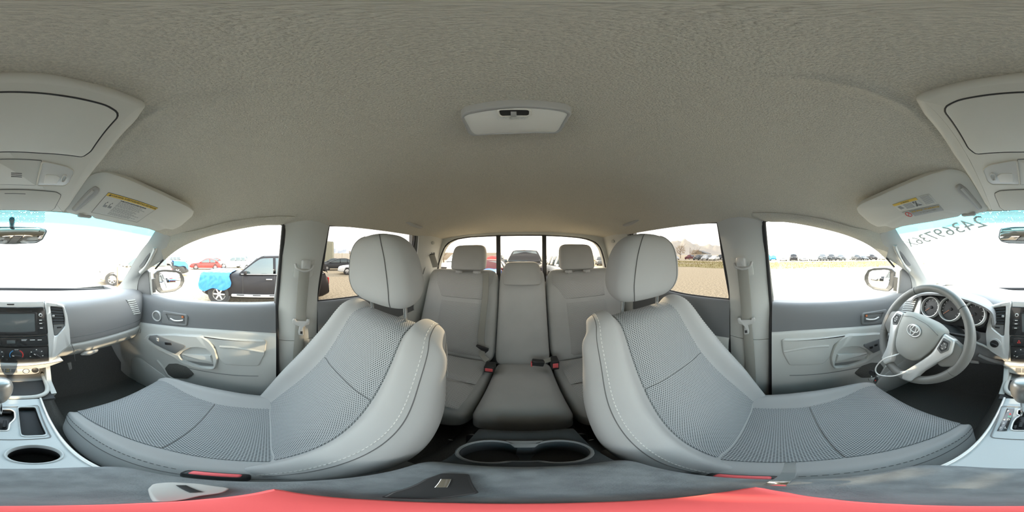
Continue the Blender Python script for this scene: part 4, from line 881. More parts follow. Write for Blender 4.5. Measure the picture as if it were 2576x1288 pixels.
# cable looped through the wheel, holding two keys
cb = [P(2296, 872, y=.46), P(2276, 883, y=.42), P(2262, 890, y=.375), P(2250, 894, y=.345), P(2223, 903.6, y=.325), P(2206, 920, y=.32), P(2203, 934, y=.318), P(2214, 943.5, y=.318), P(2246.6, 946, y=.322), P(2281.5, 934, y=.33), Wp([(.035, -.165, .028)])[0]]
mk('key_cable', tube(cr_spline(cb, 60), .0026, 8), WHITE, label='thin white cable loop tied to the steering wheel', cat='cable')
kt = thing('car_key', 'black car key hanging from the white cable loop', 'key', P(2203, 968, y=.318))
kc = P(2204, 955, y=.316); kx, ky, kz = unit((.35, 0, 1)), unit((1, 0, -.35)), A(0, -1, 0)
mk('head', box(kc-kx*.006, (.016, .008, .05), .004, R=np.stack((ky, -kz, kx), 1)), BLACK, kt); mk('key_ring', tube(ell(kc+kx*.026, ky*.008, kx*.012, 20), .0012, 6, True), CHROME, kt)
mk('button', box(kc+kz*.005+ky*.003-kx*.0, (.004, .003, .007), .001, R=np.stack((ky, -kz, kx), 1)), REDM, kt, label='red button')
kt2 = thing('car_key', 'small folding key with round black head on the white cable', 'key', P(2190, 955, y=.318))
kc = P(2194, 938, y=.316); mk('head', lathe([(.013, -.004), (.014, 0), (.013, .004)], kc, (.2, -1, .2), 20), BLACK, kt2)
mk('blade', box(P(2191.5, 951, y=.316), (.005, .002, .030), .0005, R=Matrix.Rotation(.25, 3, 'Y')), CHROME, kt2)

# ================================================================ overhead: console, visors, mirror, lamps
ON = unit((0, .29, 1)); OP = (A(0, .117, .2415), ON); DN = -ON
def O(L, s=1): p = np.array([P(u % 2576, v, pl=OP) for u, v in L]); return mp(p, s)
def sym(L): 
    p = O(L); p = p[p[:, 0] > X0+.012]; q = mp(p[::-1], -1); return np.concatenate((p, q))
oc = thing('overhead_console', 'grey overhead console with sunglasses door and two map lamps', 'console', O([(32, 300)])[0])
oo = sym([(32, 181), (120, 185), (200, 202), (300, 229), (368, 258), (340, 298), (262, 388), (210, 455), (176, 506), (160, 525), (32, 527)])
ocb = mk('body', slab(fillet(oo, .008), DN, .016, .010, -.03), ROOFP, oc, ang=50)
sg_ = fillet(sym([(32, 226), (150, 233), (262, 256), (289, 272), (290, 284), (225, 368), (205, 382), (100, 372), (32, 370)]), .006)
mk('sunglasses_door', slab(sg_, DN, .018, .002, .01), ROOFP, oc); mk('seam', tube(resample(sg_, 120)+DN*.0165, .0016, 6, True), BLACK, ocb)
cp_ = fillet(sym([(32, 389), (104, 391), (90, 453), (32, 451)]), .001)
mk('centre_cover', slab(cp_, DN, .0175, .001, .01), ROOFP, oc); mk('seam', tube(resample(cp_, 80)+DN*.0165, .0010, 6, True), TRIMD, ocb)
for k in (-1, 0, 1): mk('slot', slab(O([(28, 425+k*4.4), (55, 426+k*4.4), (55, 427.6+k*4.4), (28, 426.6+k*4.4)]), DN, .0178, .0002), BLACK, ocb)
for s in (1, -1):
    lo_ = O([(106, 392), (168, 406), (180, 413), (184.5, 420), (172, 446), (160, 454), (92, 452.5)], s)
    ml = mk('map_lamp', slab(fillet(lo_, .005), DN, .0185, .002, .01), LENS, oc, label='clear map lamp lens')
    mk('lamp_rim', ringpoly(fillet(shrink(lo_, 1.05), .006), fillet(shrink(lo_, .96), .005), DN, .0195, .0015, .012, 60), ROOFP, ml)
    mk('reflector', slab(fillet(O([(113, 424), (140, 425), (150, 432), (140, 447), (108, 446)], s), .003), DN, .0198, .001), DOMEL, ml)
    bo_ = O([(153, 432), (158, 424), (166, 424), (167, 431), (160, 443), (152, 443)], s); mk('lamp_switch', ringpoly(fillet(bo_, .003), fillet(shrink(bo_, .7), .002), DN, .0215, .001, .015, 40), LENS, ml)
ld = fillet(sym([(32, 466), (140, 470), (152, 477), (150, 484), (136, 512), (124, 520), (32, 519)]), .004)
mk('lower_door', slab(ld, DN, .018, .002, .01), ROOFP, oc); mk('seam', tube(resample(ld, 110)+DN*.0165, .0012, 6, True), TRIMD, ocb)
mk('door_grip', slab(O([(12, 472), (64, 473), (64, 474.5), (12, 473.5)]), DN, .0185, .0003), TRIMD, ocb)

VO = P(224, 440, z=.197); V1 = P(486, 531, z=.150); V2 = P(205, 538, z=.132)
VN = unit(np.cross(V1-VO, V2-VO)); VN = VN if VN[2] < 0 else -VN; VP = (VO, VN)
def Vv(L, s=1, off=0.):
    p = []
    for u, v in L: p.append(P(u, v, pl=VP)+VN*off)
    return mp(np.array(p), s)
def VvL(L, off=0.):      # the same plane mirrored to the driver's side
    n = VN*A(-1, 1, 1); o_ = mp(VO, -1); return np.array([P(u, v, pl=(o_, n)) for u, v in L])+n*off
for s in (1, -1):
    n = VN*A(s, 1, 1)
    vs = thing('sun_visor', 'grey sun visor with multi-line airbag warning above the passenger side' if s > 0 else 'grey sun visor with small airbag stickers above the driver side', 'visor', Vv([(330, 490)], s)[0])
    ol = Vv([(222, 440), (236, 432), (264, 428), (310, 442), (373, 470), (435, 499), (478, 519), (489, 529), (484, 541), (455, 566), (436, 575), (415, 572), (400, 578), (384, 575), (300, 559.5), (236, 546), (228, 538), (212, 537), (200, 540), (172, 533), (163, 525)], s)
    olf = fillet(ol, .008); vb_ = closeG(np.array([shrink(olf, .93)-n*.012, shrink(olf, .99)-n*.009, olf-n*.0, shrink(olf, .985)+n*.006, shrink(olf, .93)+n*.008]))
    vbm = mk('panel', vb_, ROOFP, vs, ang=50)
    sl = Vv([(240, 462), (252, 470), (247, 480), (192, 526), (180, 521), (222, 474)], s)
    mk('slide_rail', slab(fillet(sl, .006), n, .014, .004, .0), GREYPL, vs)
    mk('rail_rib', tube(Vv([(236, 470), (188, 518)], s)+n*.014, .004, 8), TRIM, vs)
    mk('pivot_clip', box(Vv([(213, 540)], s)[0]+n*.002, (.045, .018, .016), .005), GREYPL, vs)
    if s > 0:
        q = Vv([(273, 479.5), (396, 518), (344, 554), (230.5, 529)], 1, .0085)
        lb = mk('warning_label', slab(q, n, .0006, .0002), LABW, vs)
        mk('label_border', tube(np.r_[q, q[:1]], .0008, 5), INK, lb)
        f = lambda a, b: (q[0]*(1-a)+q[1]*a)*(1-b)+(q[3]*(1-a)+q[2]*a)*b
        mk('label_header', slab([f(0, 0), f(1, 0), f(1, .13), f(0, .13)], n, .0009, .0001), YELL, lb, label='yellow warning header')
        xd, yd = q[1]-q[0], -(q[3]-q[0]); L_ = np.linalg.norm(xd); hh = np.linalg.norm(yd)
        tr = mk('mark', slab([f(.035, .105), f(.055, .02), f(.075, .105)], n, .0012, .0001), INK, lb)
        text('lettering', 'WARNING', f(.185, .068)+n*.0011, xd, yd, hh*.078, INK, lb); text('lettering', 'AVERTISSEMENT', f(.50, .068)+n*.0011, xd, yd, hh*.078, INK, lb); text('lettering', 'ADVERTENCIA', f(.835, .068)+n*.0011, xd, yd, hh*.078, INK, lb)
        rows = [(.19, 'EVEN WITH ADVANCED AIR BAGS', INK)]
        text('lettering', rows[0][1], f(.30, .195)+n*.0011, xd, yd, hh*.055, INK, lb, 'LEFT')
        L_r = []
        rr = random.Random(3)
        for b in (.26, .31, .36, .41, .46, .53, .58, .63, .68, .73, .80, .85, .90):
            a = .30; e_ = .30+rr.uniform(.38, .64)
            while a < e_: w = rr.uniform(.02, .055); L_r.append(slab([f(a, b), f(a+w, b), f(a+w, b+.018), f(a, b+.018)], n, .0008, .0001)); a += w+.012
        mk('print_lines', J(*L_r), INKG, lb)
        pc = []
        for a in (.10, .19): pc += [slab([f(a, .62), f(a+.07, .62), f(a+.065, .52), f(a+.02, .53), f(a+.01, .42), f(a-.005, .42)], n, .0009, .0001), slab([f(a+.012, .42), f(a+.03, .42), f(a+.03, .36), f(a+.012, .36)], n, .0009, .0001)]
        mk('pictogram', J(*pc), INKG, lb)
    else:
        lbs = [[(2246, 509.5), (2304, 491.5), (2324, 512), (2264, 525)], [(2311, 489.5), (2337, 482.5), (2356, 504.5), (2329, 510)], [(2270, 529), (2362, 509), (2374, 524), (2287, 542)]]
        for k, L_ in enumerate(lbs):
            q = VvL(L_, .0085); f = lambda a, b: (q[0]*(1-a)+q[1]*a)*(1-b)+(q[3]*(1-a)+q[2]*a)*b
            lb = mk('warning_label', slab(q, n, .0006, .0002), LABW if k < 2 else GREYPL, vs); xd, yd = q[1]-q[0], q[0]-q[3]; hh = np.linalg.norm(yd)
            if k == 0:
                mk('label_header', slab([f(0, 0), f(1, 0), f(1, .26), f(0, .26)], n, .0009, .0001), ORG_ if False else YELL, lb)
                text('lettering', 'WARNING', f(.5, .14)+n*.0011, xd, yd, hh*.16, INK, lb)
                mk('print_lines', J(*[slab([f(.34, b), f(.68, b), f(.68, b+.05), f(.34, b+.05)], n, .0009, .0001) for b in (.4, .52, .64, .76, .88)]), INKG, lb)
                mk('pictogram', J(tube([f(.78, .9)+n*.001, f(.88, .35)+n*.001], .0012, 5), tube([f(.74, .85)+n*.001, f(.97, .85)+n*.001, f(.80, .6)+n*.001], .0008, 5), tube(ell(f(.77, .42)+n*.001, xd*.03, yd*.08, 14), .0006, 5, True)), INK, lb)
                mk('pictogram', slab([f(.08, .45), f(.2, .42), f(.28, .8), f(.1, .88)], n, .0009, .0001), INKG, lb)
            elif k == 1: mk('print_lines', J(*[slab([f(.08, b), f(.9, b), f(.9, b+.035), f(.08, b+.035)], n, .0009, .0001) for b in np.arange(.1, .92, .1)]), INKG, lb)
            else:
                mk('symbol_field', slab([f(0, 0), f(.19, 0), f(.19, 1), f(0, 1)], n, .0009, .0001), LABW, lb)
                cc_ = f(.095, .5)+n*.0012; mk('ban_ring', J(tube(ell(cc_, xd*.07, yd*.36, 24), .0010, 5, True), tube([cc_-xd*.05-yd*.25, cc_+xd*.05+yd*.25], .0009, 5)), REDM, lb)
                text('lettering', 'AIR BAG  WARNING', f(.60, .25)+n*.0011, xd, yd, hh*.30, YELL, lb); text('lettering', 'FLIP VISOR OVER', f(.60, .72)+n*.0011, xd, yd, hh*.22, LABW, lb)

# inside mirror
mrr = thing('rear_view_mirror', 'grey framed rear view mirror hung from the windscreen', 'mirror', P(32, 600, y=.60))
mo = fillet(np.array([P(u % 2576, v, y=.60) for u, v in ((-62, 580), (-58, 574), (-30, 570), (30, 569.5), (96, 571), (117, 577), (119, 583), (108, 603), (92, 612), (30, 615), (-40, 612.5), (-58, 608), (-65, 598))]), .006)
mn = unit((-.12, -1, -.1)); mk('housing', closeG(np.array([shrink(mo, .5)-mn*.035, shrink(mo, .92)-mn*.022, mo-mn*.004, mo, shrink(mo, .975)+mn*.003])), TRIMD, mrr, ang=40)
mk('glass', slab(shrink(mo, .95), mn, .0045, .001), MIRR, mrr, label='reflecting glass')
mk('stem', tube([P(30, 590, y=.625), P(30, 572, y=.69), ws_pt(30, 552)[0]], .010, 10), TRIMD, mrr)

# windscreen number sticker, read from outside
stq = [ws_pt(u, v) for u, v in ((2308, 592), (2409, 557.5), (2422, 574), (2328, 617))]
nS = stq[1][1]; nS = nS if nS[1] < 0 else -nS; q = [p+nS*.003 for p, _ in stq]
STK = glass('sticker_film', (.62, .68, .66), .01)
stk = mk('number_sticker', (np.array(q), [(0, 1, 2, 3)]), STK, label='translucent lot number sticker on the windscreen top corner', cat='sticker')
xd = q[0]-q[1]; hh = np.linalg.norm(q[0]-q[3])
text('lettering', '24369736X', (q[0]+q[1]+q[2]+q[3])/4+nS*.002, xd, q[0]-q[3], hh*1.05, STINK, stk)

# dome lamp
dz = .2405
def Z_(L, z=dz): return np.array([P(u, v, z=z) for u, v in L])
dl = thing('dome_lamp', 'grey dome lamp with frosted lens and sliding switch in the roof', 'lamp', Z_([(1300, 300)])[0])
do = Z_([(1158, 290), (1168, 278), (1227, 266), (1301, 260.5), (1376, 264.5), (1428, 271.5), (1440, 281), (1413, 326), (1399, 333), (1289, 334), (1190, 339), (1177, 332)])
di = Z_([(1166, 290), (1180, 283), (1235, 274), (1301, 268), (1376, 271), (1418, 277), (1428, 283), (1405, 322), (1396, 328.5), (1289, 330), (1197, 334), (1186, 326)])
mk('frame', ringpoly(fillet(do, .004), fillet(di, .004), (0, 0, -1), .006, .002, -.02, 90), GREYPL, dl)
ln = mk('lens', slab(fillet(shrink(di, 1.01), .004), (0, 0, -1), .005, .001, -.02), DOMEL, dl, label='frosted lens')
so_ = Z_([(1249, 273), (1253, 270.5), (1332, 270), (1337.5, 274), (1336, 285), (1330, 287.5), (1258, 288.5), (1252, 284)]); mk('switch_rim', ringpoly(fillet(so_, .002), fillet(shrink(so_, .86), .002), (0, 0, -1), .0075, .001, .0, 50), DOMEL, ln)
mk('switch_slot', slab(shrink(so_, .86), (0, 0, -1), .0054, .0002), BLACK, ln)
mk('slider', slab(Z_([(1284.5, 276), (1299, 276), (1299.5, 287), (1285, 287)]), (0, 0, -1), .009, .001), GREYPL, dl)
for k, u in (('DOOR', 1268), ('OFF', 1293), ('ON', 1316)): text('lettering', k, Z_([(u, 293)])[0]+A(0, 0, -.0055), (1, 0, 0), (0, -1, 0), .0065, WHITE, ln)

# roof grips over the rear doors, roof hooks
for s in (1, -1):
    gp_ = [P(u, v, x=x) for u, v, x in ((1008, 548, .57), (1016, 552, .555), (1035, 563, .55), (1056, 570, .555), (1064, 566, .57))]
    g = thing('grab_handle', 'grey roof grab handle above the rear passenger-side window' if s > 0 else 'grey roof grab handle above the rear window behind the driver', 'handle', mp(gp_[2], s))
    mk('grip', side(tube(cr_spline(gp_, 24), .011, 10), s), GREYPL, g)
    for k in (0, -1): mk('mount', box(mp(gp_[k]+A(.008, 0, .01), s), (.03, .035, .03), .008), TRIM, g)
    hk = P(580, 521, z=.215) if s > 0 else P(2050, 511, z=.222)
    h_ = thing('roof_clip', 'small round clip in the roof lining above the passenger window' if s > 0 else 'small round clip in the roof lining above the driver window', 'clip', hk)
    nrm = unit((-.45*s, 0, -1)); mk('cap', lathe([(.020, -.015), (.019, .004), (.013, .008), (0, .009)], hk, nrm, 22), HEAD, h_)

# ================================================================ seat belts
for s in (1, -1):
    nrm = A(-s, 0, .05)
    t0 = thing('front_seat_belt', 'grey front passenger seat belt hanging on its door pillar' if s > 0 else 'grey driver seat belt hanging on its door pillar', 'seat belt', mp(P(757, 800, x=.70), s))
    pl_ = mp(fillet(PX([(753, 614), (795, 614), (796, 640), (785, 694), (779, 699), (738, 699), (740, 680)], .685), .012), s)
    mk('height_adjuster', slab(pl_, nrm, .003, .001, -.004), TRIM, t0)
    kp = mp(PX([(758, 656), (763, 652.5), (779, 654), (781, 660), (779, 679), (756, 678)], .672), s); kb_ = mk('anchor_knob', slab(fillet(kp, .006), nrm, .020, .006, -.008), GREYPL, t0)
    ring_ = mp(cr_spline([P(743, 664, x=.665), P(748, 676, x=.658), P(766, 682, x=.655), P(783, 677, x=.658), P(787, 668, x=.665)], 18), s); mk('belt_guide', tube(ring_, .0055, 8), GREYPL, t0)
    bpth = [P(766, 676, x=.655), P(764, 700, x=.66), P(760, 745, x=.675), P(757.5, 780, x=.685), P(757, 808, x=.690)]
    mk('webbing', band(mp(cr_spline(bpth, 22), s), nrm, .046, .002), WEB, t0)
    bp2 = [P(757, 806, x=.692), P(753, 850, x=.700), P(748, 920, x=.704), P(744, 1000, x=.700)]; mk('lower_webbing', band(mp(cr_spline(bp2, 12), s), nrm, .044, .002), WEB, t0)
    tg_ = mp(fillet(PX([(735, 805), (738, 801), (744, 802), (745, 806), (770, 807), (772, 802), (778, 802), (779, 806), (776, 815), (768, 818), (762, 822), (763, 840), (760, 843), (751, 841), (750, 835), (753, 820), (742, 816), (736, 812)], .686), .002), s)
    tn = mk('tongue', slab(tg_, nrm, .008, .002, .0), GREYPL, t0); mk('tongue_slot', slab(mp(PX([(754.5, 831.5), (760.5, 832), (760, 838.5), (754, 838)], .686), s), nrm, .0086, .0003), BLACK, tn)
# rear middle belt running down the passenger-side backrest
rb_ = thing('rear_seat_belt', 'grey rear middle seat belt running down the bench beside the middle backrest', 'seat belt', P(1215, 880, y=-.80))
yy = lambda z: yb(z)+.03
bp = [(1222, 686), (1221, 740), (1215, 800), (1210, 850), (1213, 876)]
pts = []
for u, v in bp:
    y_ = -.95
    for _ in range(6): p = P(u, v, y=y_); y_ = yy(p[2])
    pts.append(P(u, v, y=y_))
mk('webbing', band(cr_spline(pts, 26), NB, .036, .002), WEB, rb_)
tc_ = P(1214, 879, y=-.80); mk('tongue', slab(fillet(np.array([P(u, v, y=-.785) for u, v in ((1200, 866), (1230, 876), (1229, 882), (1222, 888), (1206, 876), (1198, 870))]), .003), (0, 1, .3), .012, .003), BLACK, rb_)
mk('lower_webbing', band(cr_spline([P(1212, 882, y=-.775), P(1214, 895, y=-.765), P(1226, 908, y=-.75)], 10), (0, .5, 1), .03, .002), WEB, rb_)
for k, (u0, v0, u1, v1, lb) in enumerate(((1218, 920, 1243, 936, 'black rear buckle with red button at the foot of the middle backrest'), (1388, 908, 1406, 926, 'upright black rear buckle with red button beside the narrow cushion'), (1336, 911, 1372, 924, 'black rear buckle lying flat with its red end towards the middle cushion'))):
    y_ = -.70 if k != 1 else -.70; p0, p1 = P(u0, v0, y=y_), P(u1, v1, y=y_); c = (p0+p1)/2; w, h = abs(p0[0]-p1[0]), abs(p0[2]-p1[2])
    b = thing('rear_buckle', lb, 'buckle', c-A(0, .02, h/2))
    if k < 2:
        mk('body', box(c-A(0, .022, .004), (w*1.05, .055, h*1.1), .005), BLACK, b); mk('release_button', box(c+A(0, .006, -.003), (w*.78, .006, h*.55), .003), RED, b, label='red release button')
    else:
        mk('body', box(c-A(0, .02, 0), (w*.9, .03, h*.8), .005, R=Matrix.Rotation(-.22, 3, 'Y')), BLACK, b); mk('release_button', box(c+A(w*.45, -.018, -.006), (.008, .024, h*.6), .003), RED, b, label='red release button'); mk('strap', band([c-A(w*.4, .02, -.004), c-A(w*1.1, .03, -.012)], (0, .4, 1), .026, .003), WEB, b)
for s in (1, -1):
    cbp = [P(1087, 640, x=.635), P(1083, 655, x=.645), P(1080, 672, x=.655), P(1090, 690, x=.62)]
    w_ = thing('rear_side_belt', 'rear side seat belt on the rear pillar by the passenger-side bench place' if s > 0 else 'rear side seat belt on the rear pillar behind the driver seat', 'seat belt', mp(cbp[2], s))
    mk('webbing', band(mp(cr_spline([P(1086, 641, x=.628), P(1091, 656, x=.605), P(1096, 672, x=.585)], 12), s), mp(A(-.8, .6, 0), 1)*A(s, 1, 1), .045, .002), WEB, w_)
    mk('belt_guide', side(tube([P(1082, 641, x=.64), P(1093, 641, x=.625)], .006, 8), s), BLACK, w_)
# ================================================================ outside: gravel lot, parked cars, hills
GZ = -H
GRAV = mat('gravel', (.48, .395, .27), .95, bump=(24, 1., .03), var=(11, (.25, .205, .14), 1.)); 
gn = GRAV.node_tree
GRASS = mat('dry_grass', (.25, .195, .07), .9, var=(3, (.19, .17, .06), .8)); HILL = mat('haze_paled_hills', (.52, .46, .38), 1., var=(.002, (.42, .38, .34), .8)); SNOW = mat('hazed_snowy_peaks', (.62, .64, .66), 1., var=(.003, (.40, .43, .47), .9))  # distance haze is put into the pale hill and snow colours
SHED = mat('shed_steel', (.36, .37, .30), .6); FENCE = mat('fence_board', (.62, .58, .50), .8); BARK = mat('bark', (.16, .12, .09), .9); TWIG = mat('twigs', (.34, .26, .17), .9)
TARP = mat('blue_tarp', (.03, .19, .72), .45, bump=(30, .4, .01)); TYRE = mat('tyre', (.025, .025, .025), .8); RIM = mat('alloy', (.5, .5, .5), .4, .6)
CGL = mat('car_glass', (.06, .08, .08), .06, spec=.8); LAMP = mat('car_lamp', (.7, .7, .7), .15, coat=.5); TAIL = mat('tail_lamp', (.5, .03, .03), .2)
PAINT = {k: mat('paint_'+k, c, .5, spec=.22) for k, c in dict(black=(.018, .016, .017), dark_grey=(.05, .052, .055), white=(.75, .76, .76), silver=(.45, .46, .47), red=(.55, .05, .045), blue=(.03, .22, .5), beige=(.45, .38, .28), maroon=(.12, .03, .035), graphite=(.10, .105, .11)).items()}
gxy = 9000
gV = [(-gxy, -gxy, GZ), (gxy, -gxy, GZ), (gxy, gxy, GZ), (-gxy, gxy, GZ)]
mk('ground', (np.array(gV), [(0, 1, 2, 3)]), GRAV, kind='structure')
# loose stones around the truck, too many to count
sv = []
for k in range(2600):
    a = rng.uniform(0, 2*math.pi); r = 1.6+rng.gamma(1.6, 2.2); x, y = r*math.cos(a), r*math.sin(a)
    if abs(x) < 1.3 and abs(y) < 2.6 or x > 4.2 or y < -5.4 or y > 9: continue
    q = rng.uniform(.012, .03); o = rng.uniform(.6, 1.4, (6, 3)); b = np.array([(1, 0, 0), (-1, 0, 0), (0, 1, 0), (0, -1, 0), (0, 0, .7), (0, 0, -.7)])*o*q
    sv.append((b+A(x, y, GZ+q*.2), [(0, 2, 4), (2, 1, 4), (1, 3, 4), (3, 0, 4), (2, 0, 5), (1, 2, 5), (3, 1, 5), (0, 3, 5)]))
mk('gravel_stones', J(*sv), mat('stones', (.50, .46, .40), .9, var=(6, (.22, .2, .18), .9)), label='loose gravel stones scattered over the lot around the truck', kind='stuff')
# hills
def ridge(name, m_, a0, a1, d, hs, label, n=120):
    t = np.linspace(0, 1, n); az = np.radians(a0+(a1-a0)*t); h = np.interp(t, np.linspace(0, 1, len(hs)), hs)
    h = h*(1+.10*np.sin(t*37)+.06*np.sin(t*91+1)+.04*np.sin(t*163)); G = []
    for f, dz in ((0, 0), (.35, .35), (.7, .75), (1, 1), (1.6, 0)): G.append(np.stack((np.sin(az)*d*(.85+.15*f+.0*dz)*(1), np.cos(az)*d*(.85+.15*f), GZ+h*dz*(1+.12*np.sin(t*60+f*9)*(f < 1)*(f > 0))), 1))
    mk(name, surf(np.array(G)), m_, kind='structure', label=label, ang=80)
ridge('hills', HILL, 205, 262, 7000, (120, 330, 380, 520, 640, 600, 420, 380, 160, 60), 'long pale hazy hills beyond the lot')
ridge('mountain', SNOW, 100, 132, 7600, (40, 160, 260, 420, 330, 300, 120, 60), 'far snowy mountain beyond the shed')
# dry grass strip on the driver's side
bl = []
for k in range(9000):
    x, y = -rng.uniform(19, 36), rng.uniform(-52, 24); hgt = rng.uniform(.08, .3); w = rng.uniform(.02, .06); a = rng.uniform(0, math.pi); dx, dy = math.cos(a)*w, math.sin(a)*w
    bl.append(((x-dx, y-dy, GZ), (x+dx, y+dy, GZ), (x+rng.normal(0, .08), y+rng.normal(0, .08), GZ+hgt)))
gs = []
for k in range(40):
    x, y = -rng.uniform(20, 35), rng.uniform(-50, 22); t = np.linspace(0, 2*math.pi, 12, endpoint=False); r = rng.uniform(2, 5); gs.append((np.stack((x+r*np.cos(t)*rng.uniform(.6, 1), y+r*1.8*np.sin(t), np.full(12, GZ+.006+.0004*k)), 1), [tuple(range(12))]))
bv = np.array(bl).reshape(-1, 3); mk('grass', J((bv, [(3*i, 3*i+1, 3*i+2) for i in range(len(bl))]), *gs), GRASS, label='strip of dry yellow grass between the gravel and the far car row', kind='stuff')

KIND = {  # length, width, height, belt, hood, cowl, roof front, roof rear, glass rear base, deck, wheel radius, axles
 'suv': (4.45, 1.82, 1.72, 1.08, 1.06, .70, .545, .05, .01, 1.05, .36, (.85, .22)), 'sedan': (4.65, 1.80, 1.46, .93, .84, .68, .50, .27, .12, .96, .32, (.81, .20)),
 'hatch': (4.45, 1.76, 1.49, .95, .82, .76, .50, .22, .03, .98, .32, (.80, .19)), 'beetle': (4.25, 1.80, 1.49, .92, .86, .69, .50, .30, .06, .80, .34, (.80, .20)),
 'pickup': (5.5, 1.95, 1.88, 1.18, 1.12, .72, .60, .42, .38, 1.12, .39, (.83, .21)), 'van': (4.9, 1.9, 1.75, 1.02, .92, .78, .60, .03, .01, 1.0, .34, (.80, .18))}
def car_mesh(kind):
    L, Wd, Hh, zb, zh, cw, rf, rr, gb, dk, rw, ax = KIND[kind]; hw = Wd/2
    top = [(0, .52), (.005, dk*.86), (.03, dk), (gb+.02, zb), (.3, zb), (cw, zb-.01), (cw+.06, zh+.03), (.9, zh-.03), (.965, zh-.10), (.99, zh*.80), (1, .50)]
    if kind == 'beetle': top = [(0, .5), (.01, .66), (.06, .84), (.12, .90), (.3, zb), (cw, zb-.01), (cw+.06, zh+.03), (.88, zh-.02), (.95, .76), (.99, .62), (1, .5)]
    if kind == 'pickup': top = [(0, .55), (.004, 1.10), (.02, 1.14), (.2, 1.14), (.37, 1.15), (.40, zb), (cw, zb-.01), (cw+.05, zh+.03), (.93, zh-.03), (.985, zh-.10), (1, .60)]
    fr = np.unique(np.r_[np.linspace(0, 1, 40), [t[0] for t in top]]); secs = []
    for f in fr:
        z1 = np.interp(f, [t[0] for t in top], [t[1] for t in top]); e = 1-.10*max(0, (f-.86)/.14)**2-.06*max(0, (.10-f)/.10)**2; w = hw*e; z0 = .24+.10*max(0, (f-.93)/.07)+.10*max(0, (.06-f)/.06); m_ = (z0+z1)/2
        secs.append([(-w*.90, f*L, z0), (-w, f*L, z0+.08), (-w, f*L, m_), (-w*.985, f*L, z1-.10), (-w*.90, f*L, z1-.01), (-w*.5, f*L, z1+.025), (0, f*L, z1+.035), (w*.5, f*L, z1+.025), (w*.90, f*L, z1-.01), (w*.985, f*L, z1-.10), (w, f*L, m_), (w, f*L, z0+.08), (w*.90, f*L, z0), (0, f*L, z0-.02)])
    body = closeG(np.array(secs))
    # cabin
    pts = [(gb, zb-.03), (gb+(rr-gb)*.5, zb+(Hh-zb)*.58), (rr, Hh-.05), (rr+.06, Hh-.005), ((rr+rf)/2, Hh), (rf-.05, Hh-.015), (rf, Hh-.06), (rf+(cw-rf)*.5, zb+(Hh-zb)*.52), (cw+.02, zb-.03)]
    def gx(z): return hw*(.95-.26*np.clip((z-zb)/(Hh-zb), -.1, 1)**1.25)
    fs = cr_spline(np.array(pts), 36); cs = []
    for f, z in fs:
        z = max(z, zb-.03); x = gx(z)-.02; cs.append([(-gx(zb-.03), f*L, zb-.04), (-gx(zb+.3*(z-zb)), f*L, zb-.04+.3*(z-zb+.04)), (-gx(z)-.0, f*L, z-.03), (-x+.10, f*L, z), (0, f*L, z+.02), (x-.10, f*L, z), (gx(z), f*L, z-.03), (gx(zb+.3*(z-zb)), f*L, zb-.04+.3*(z-zb+.04)), (gx(zb-.03), f*L, zb-.04)])
    cab = closeG(np.array(cs))
    def roof_at(f): return float(np.interp(f, fs[:, 0], fs[:, 1]))
    def wpoly(f0, f1, s):
        lo, hi = zb+.02, None; fr_ = np.linspace(f0, f1, 10); up = [(f, min(roof_at(f)-.09, Hh-.10)) for f in fr_]; up = [(f, z) for f, z in up if z > lo+.02]
        p = [(up[0][0], lo)]+up+[(up[-1][0], lo)]; return np.array([(s*(gx(z)+.004), f*L, z) for f, z in p])
    cuts = {'suv': ((.09, .225), (.24, .42), (.44, .66)), 'van': ((.07, .27), (.29, .48), (.50, .74)), 'sedan': ((.20, .38), (.40, .64),), 'hatch': ((.10, .22), (.24, .42), (.44, .70)), 'beetle': ((.20, .36), (.38, .645)), 'pickup': ((.43, .54), (.555, .69))}[kind]
    wins = [slab(wpoly(a, b, s), (s, 0, .2), .006, .002, -.01) for s in (-1, 1) for a, b in cuts]
    def scr(f0, z0, f1, z1, out):
        p = np.array([(-gx(z0)*.92, f0*L, z0), (gx(z0)*.92, f0*L, z0), (gx(z1)*.86, f1*L, z1), (-gx(z1)*.86, f1*L, z1)]); n = unit(np.cross(p[1]-p[0], p[3]-p[0])); n = n if n[1]*out > 0 else -n; return slab(p, n, .02, .005, -.02)
    fa, fb = fs[-4], fs[-11]
    ws = scr(cw-.012, zb+.04, rf+(cw-rf)*.10, Hh-.10, 1)
    rs = scr(gb+.01+(rr-gb)*.1, zb+.06, rr-(rr-gb)*.12 if rr-gb > .06 else gb+.03, Hh-.14, -1)
    return body, cab, wins, ws, rs
PROTO = {}
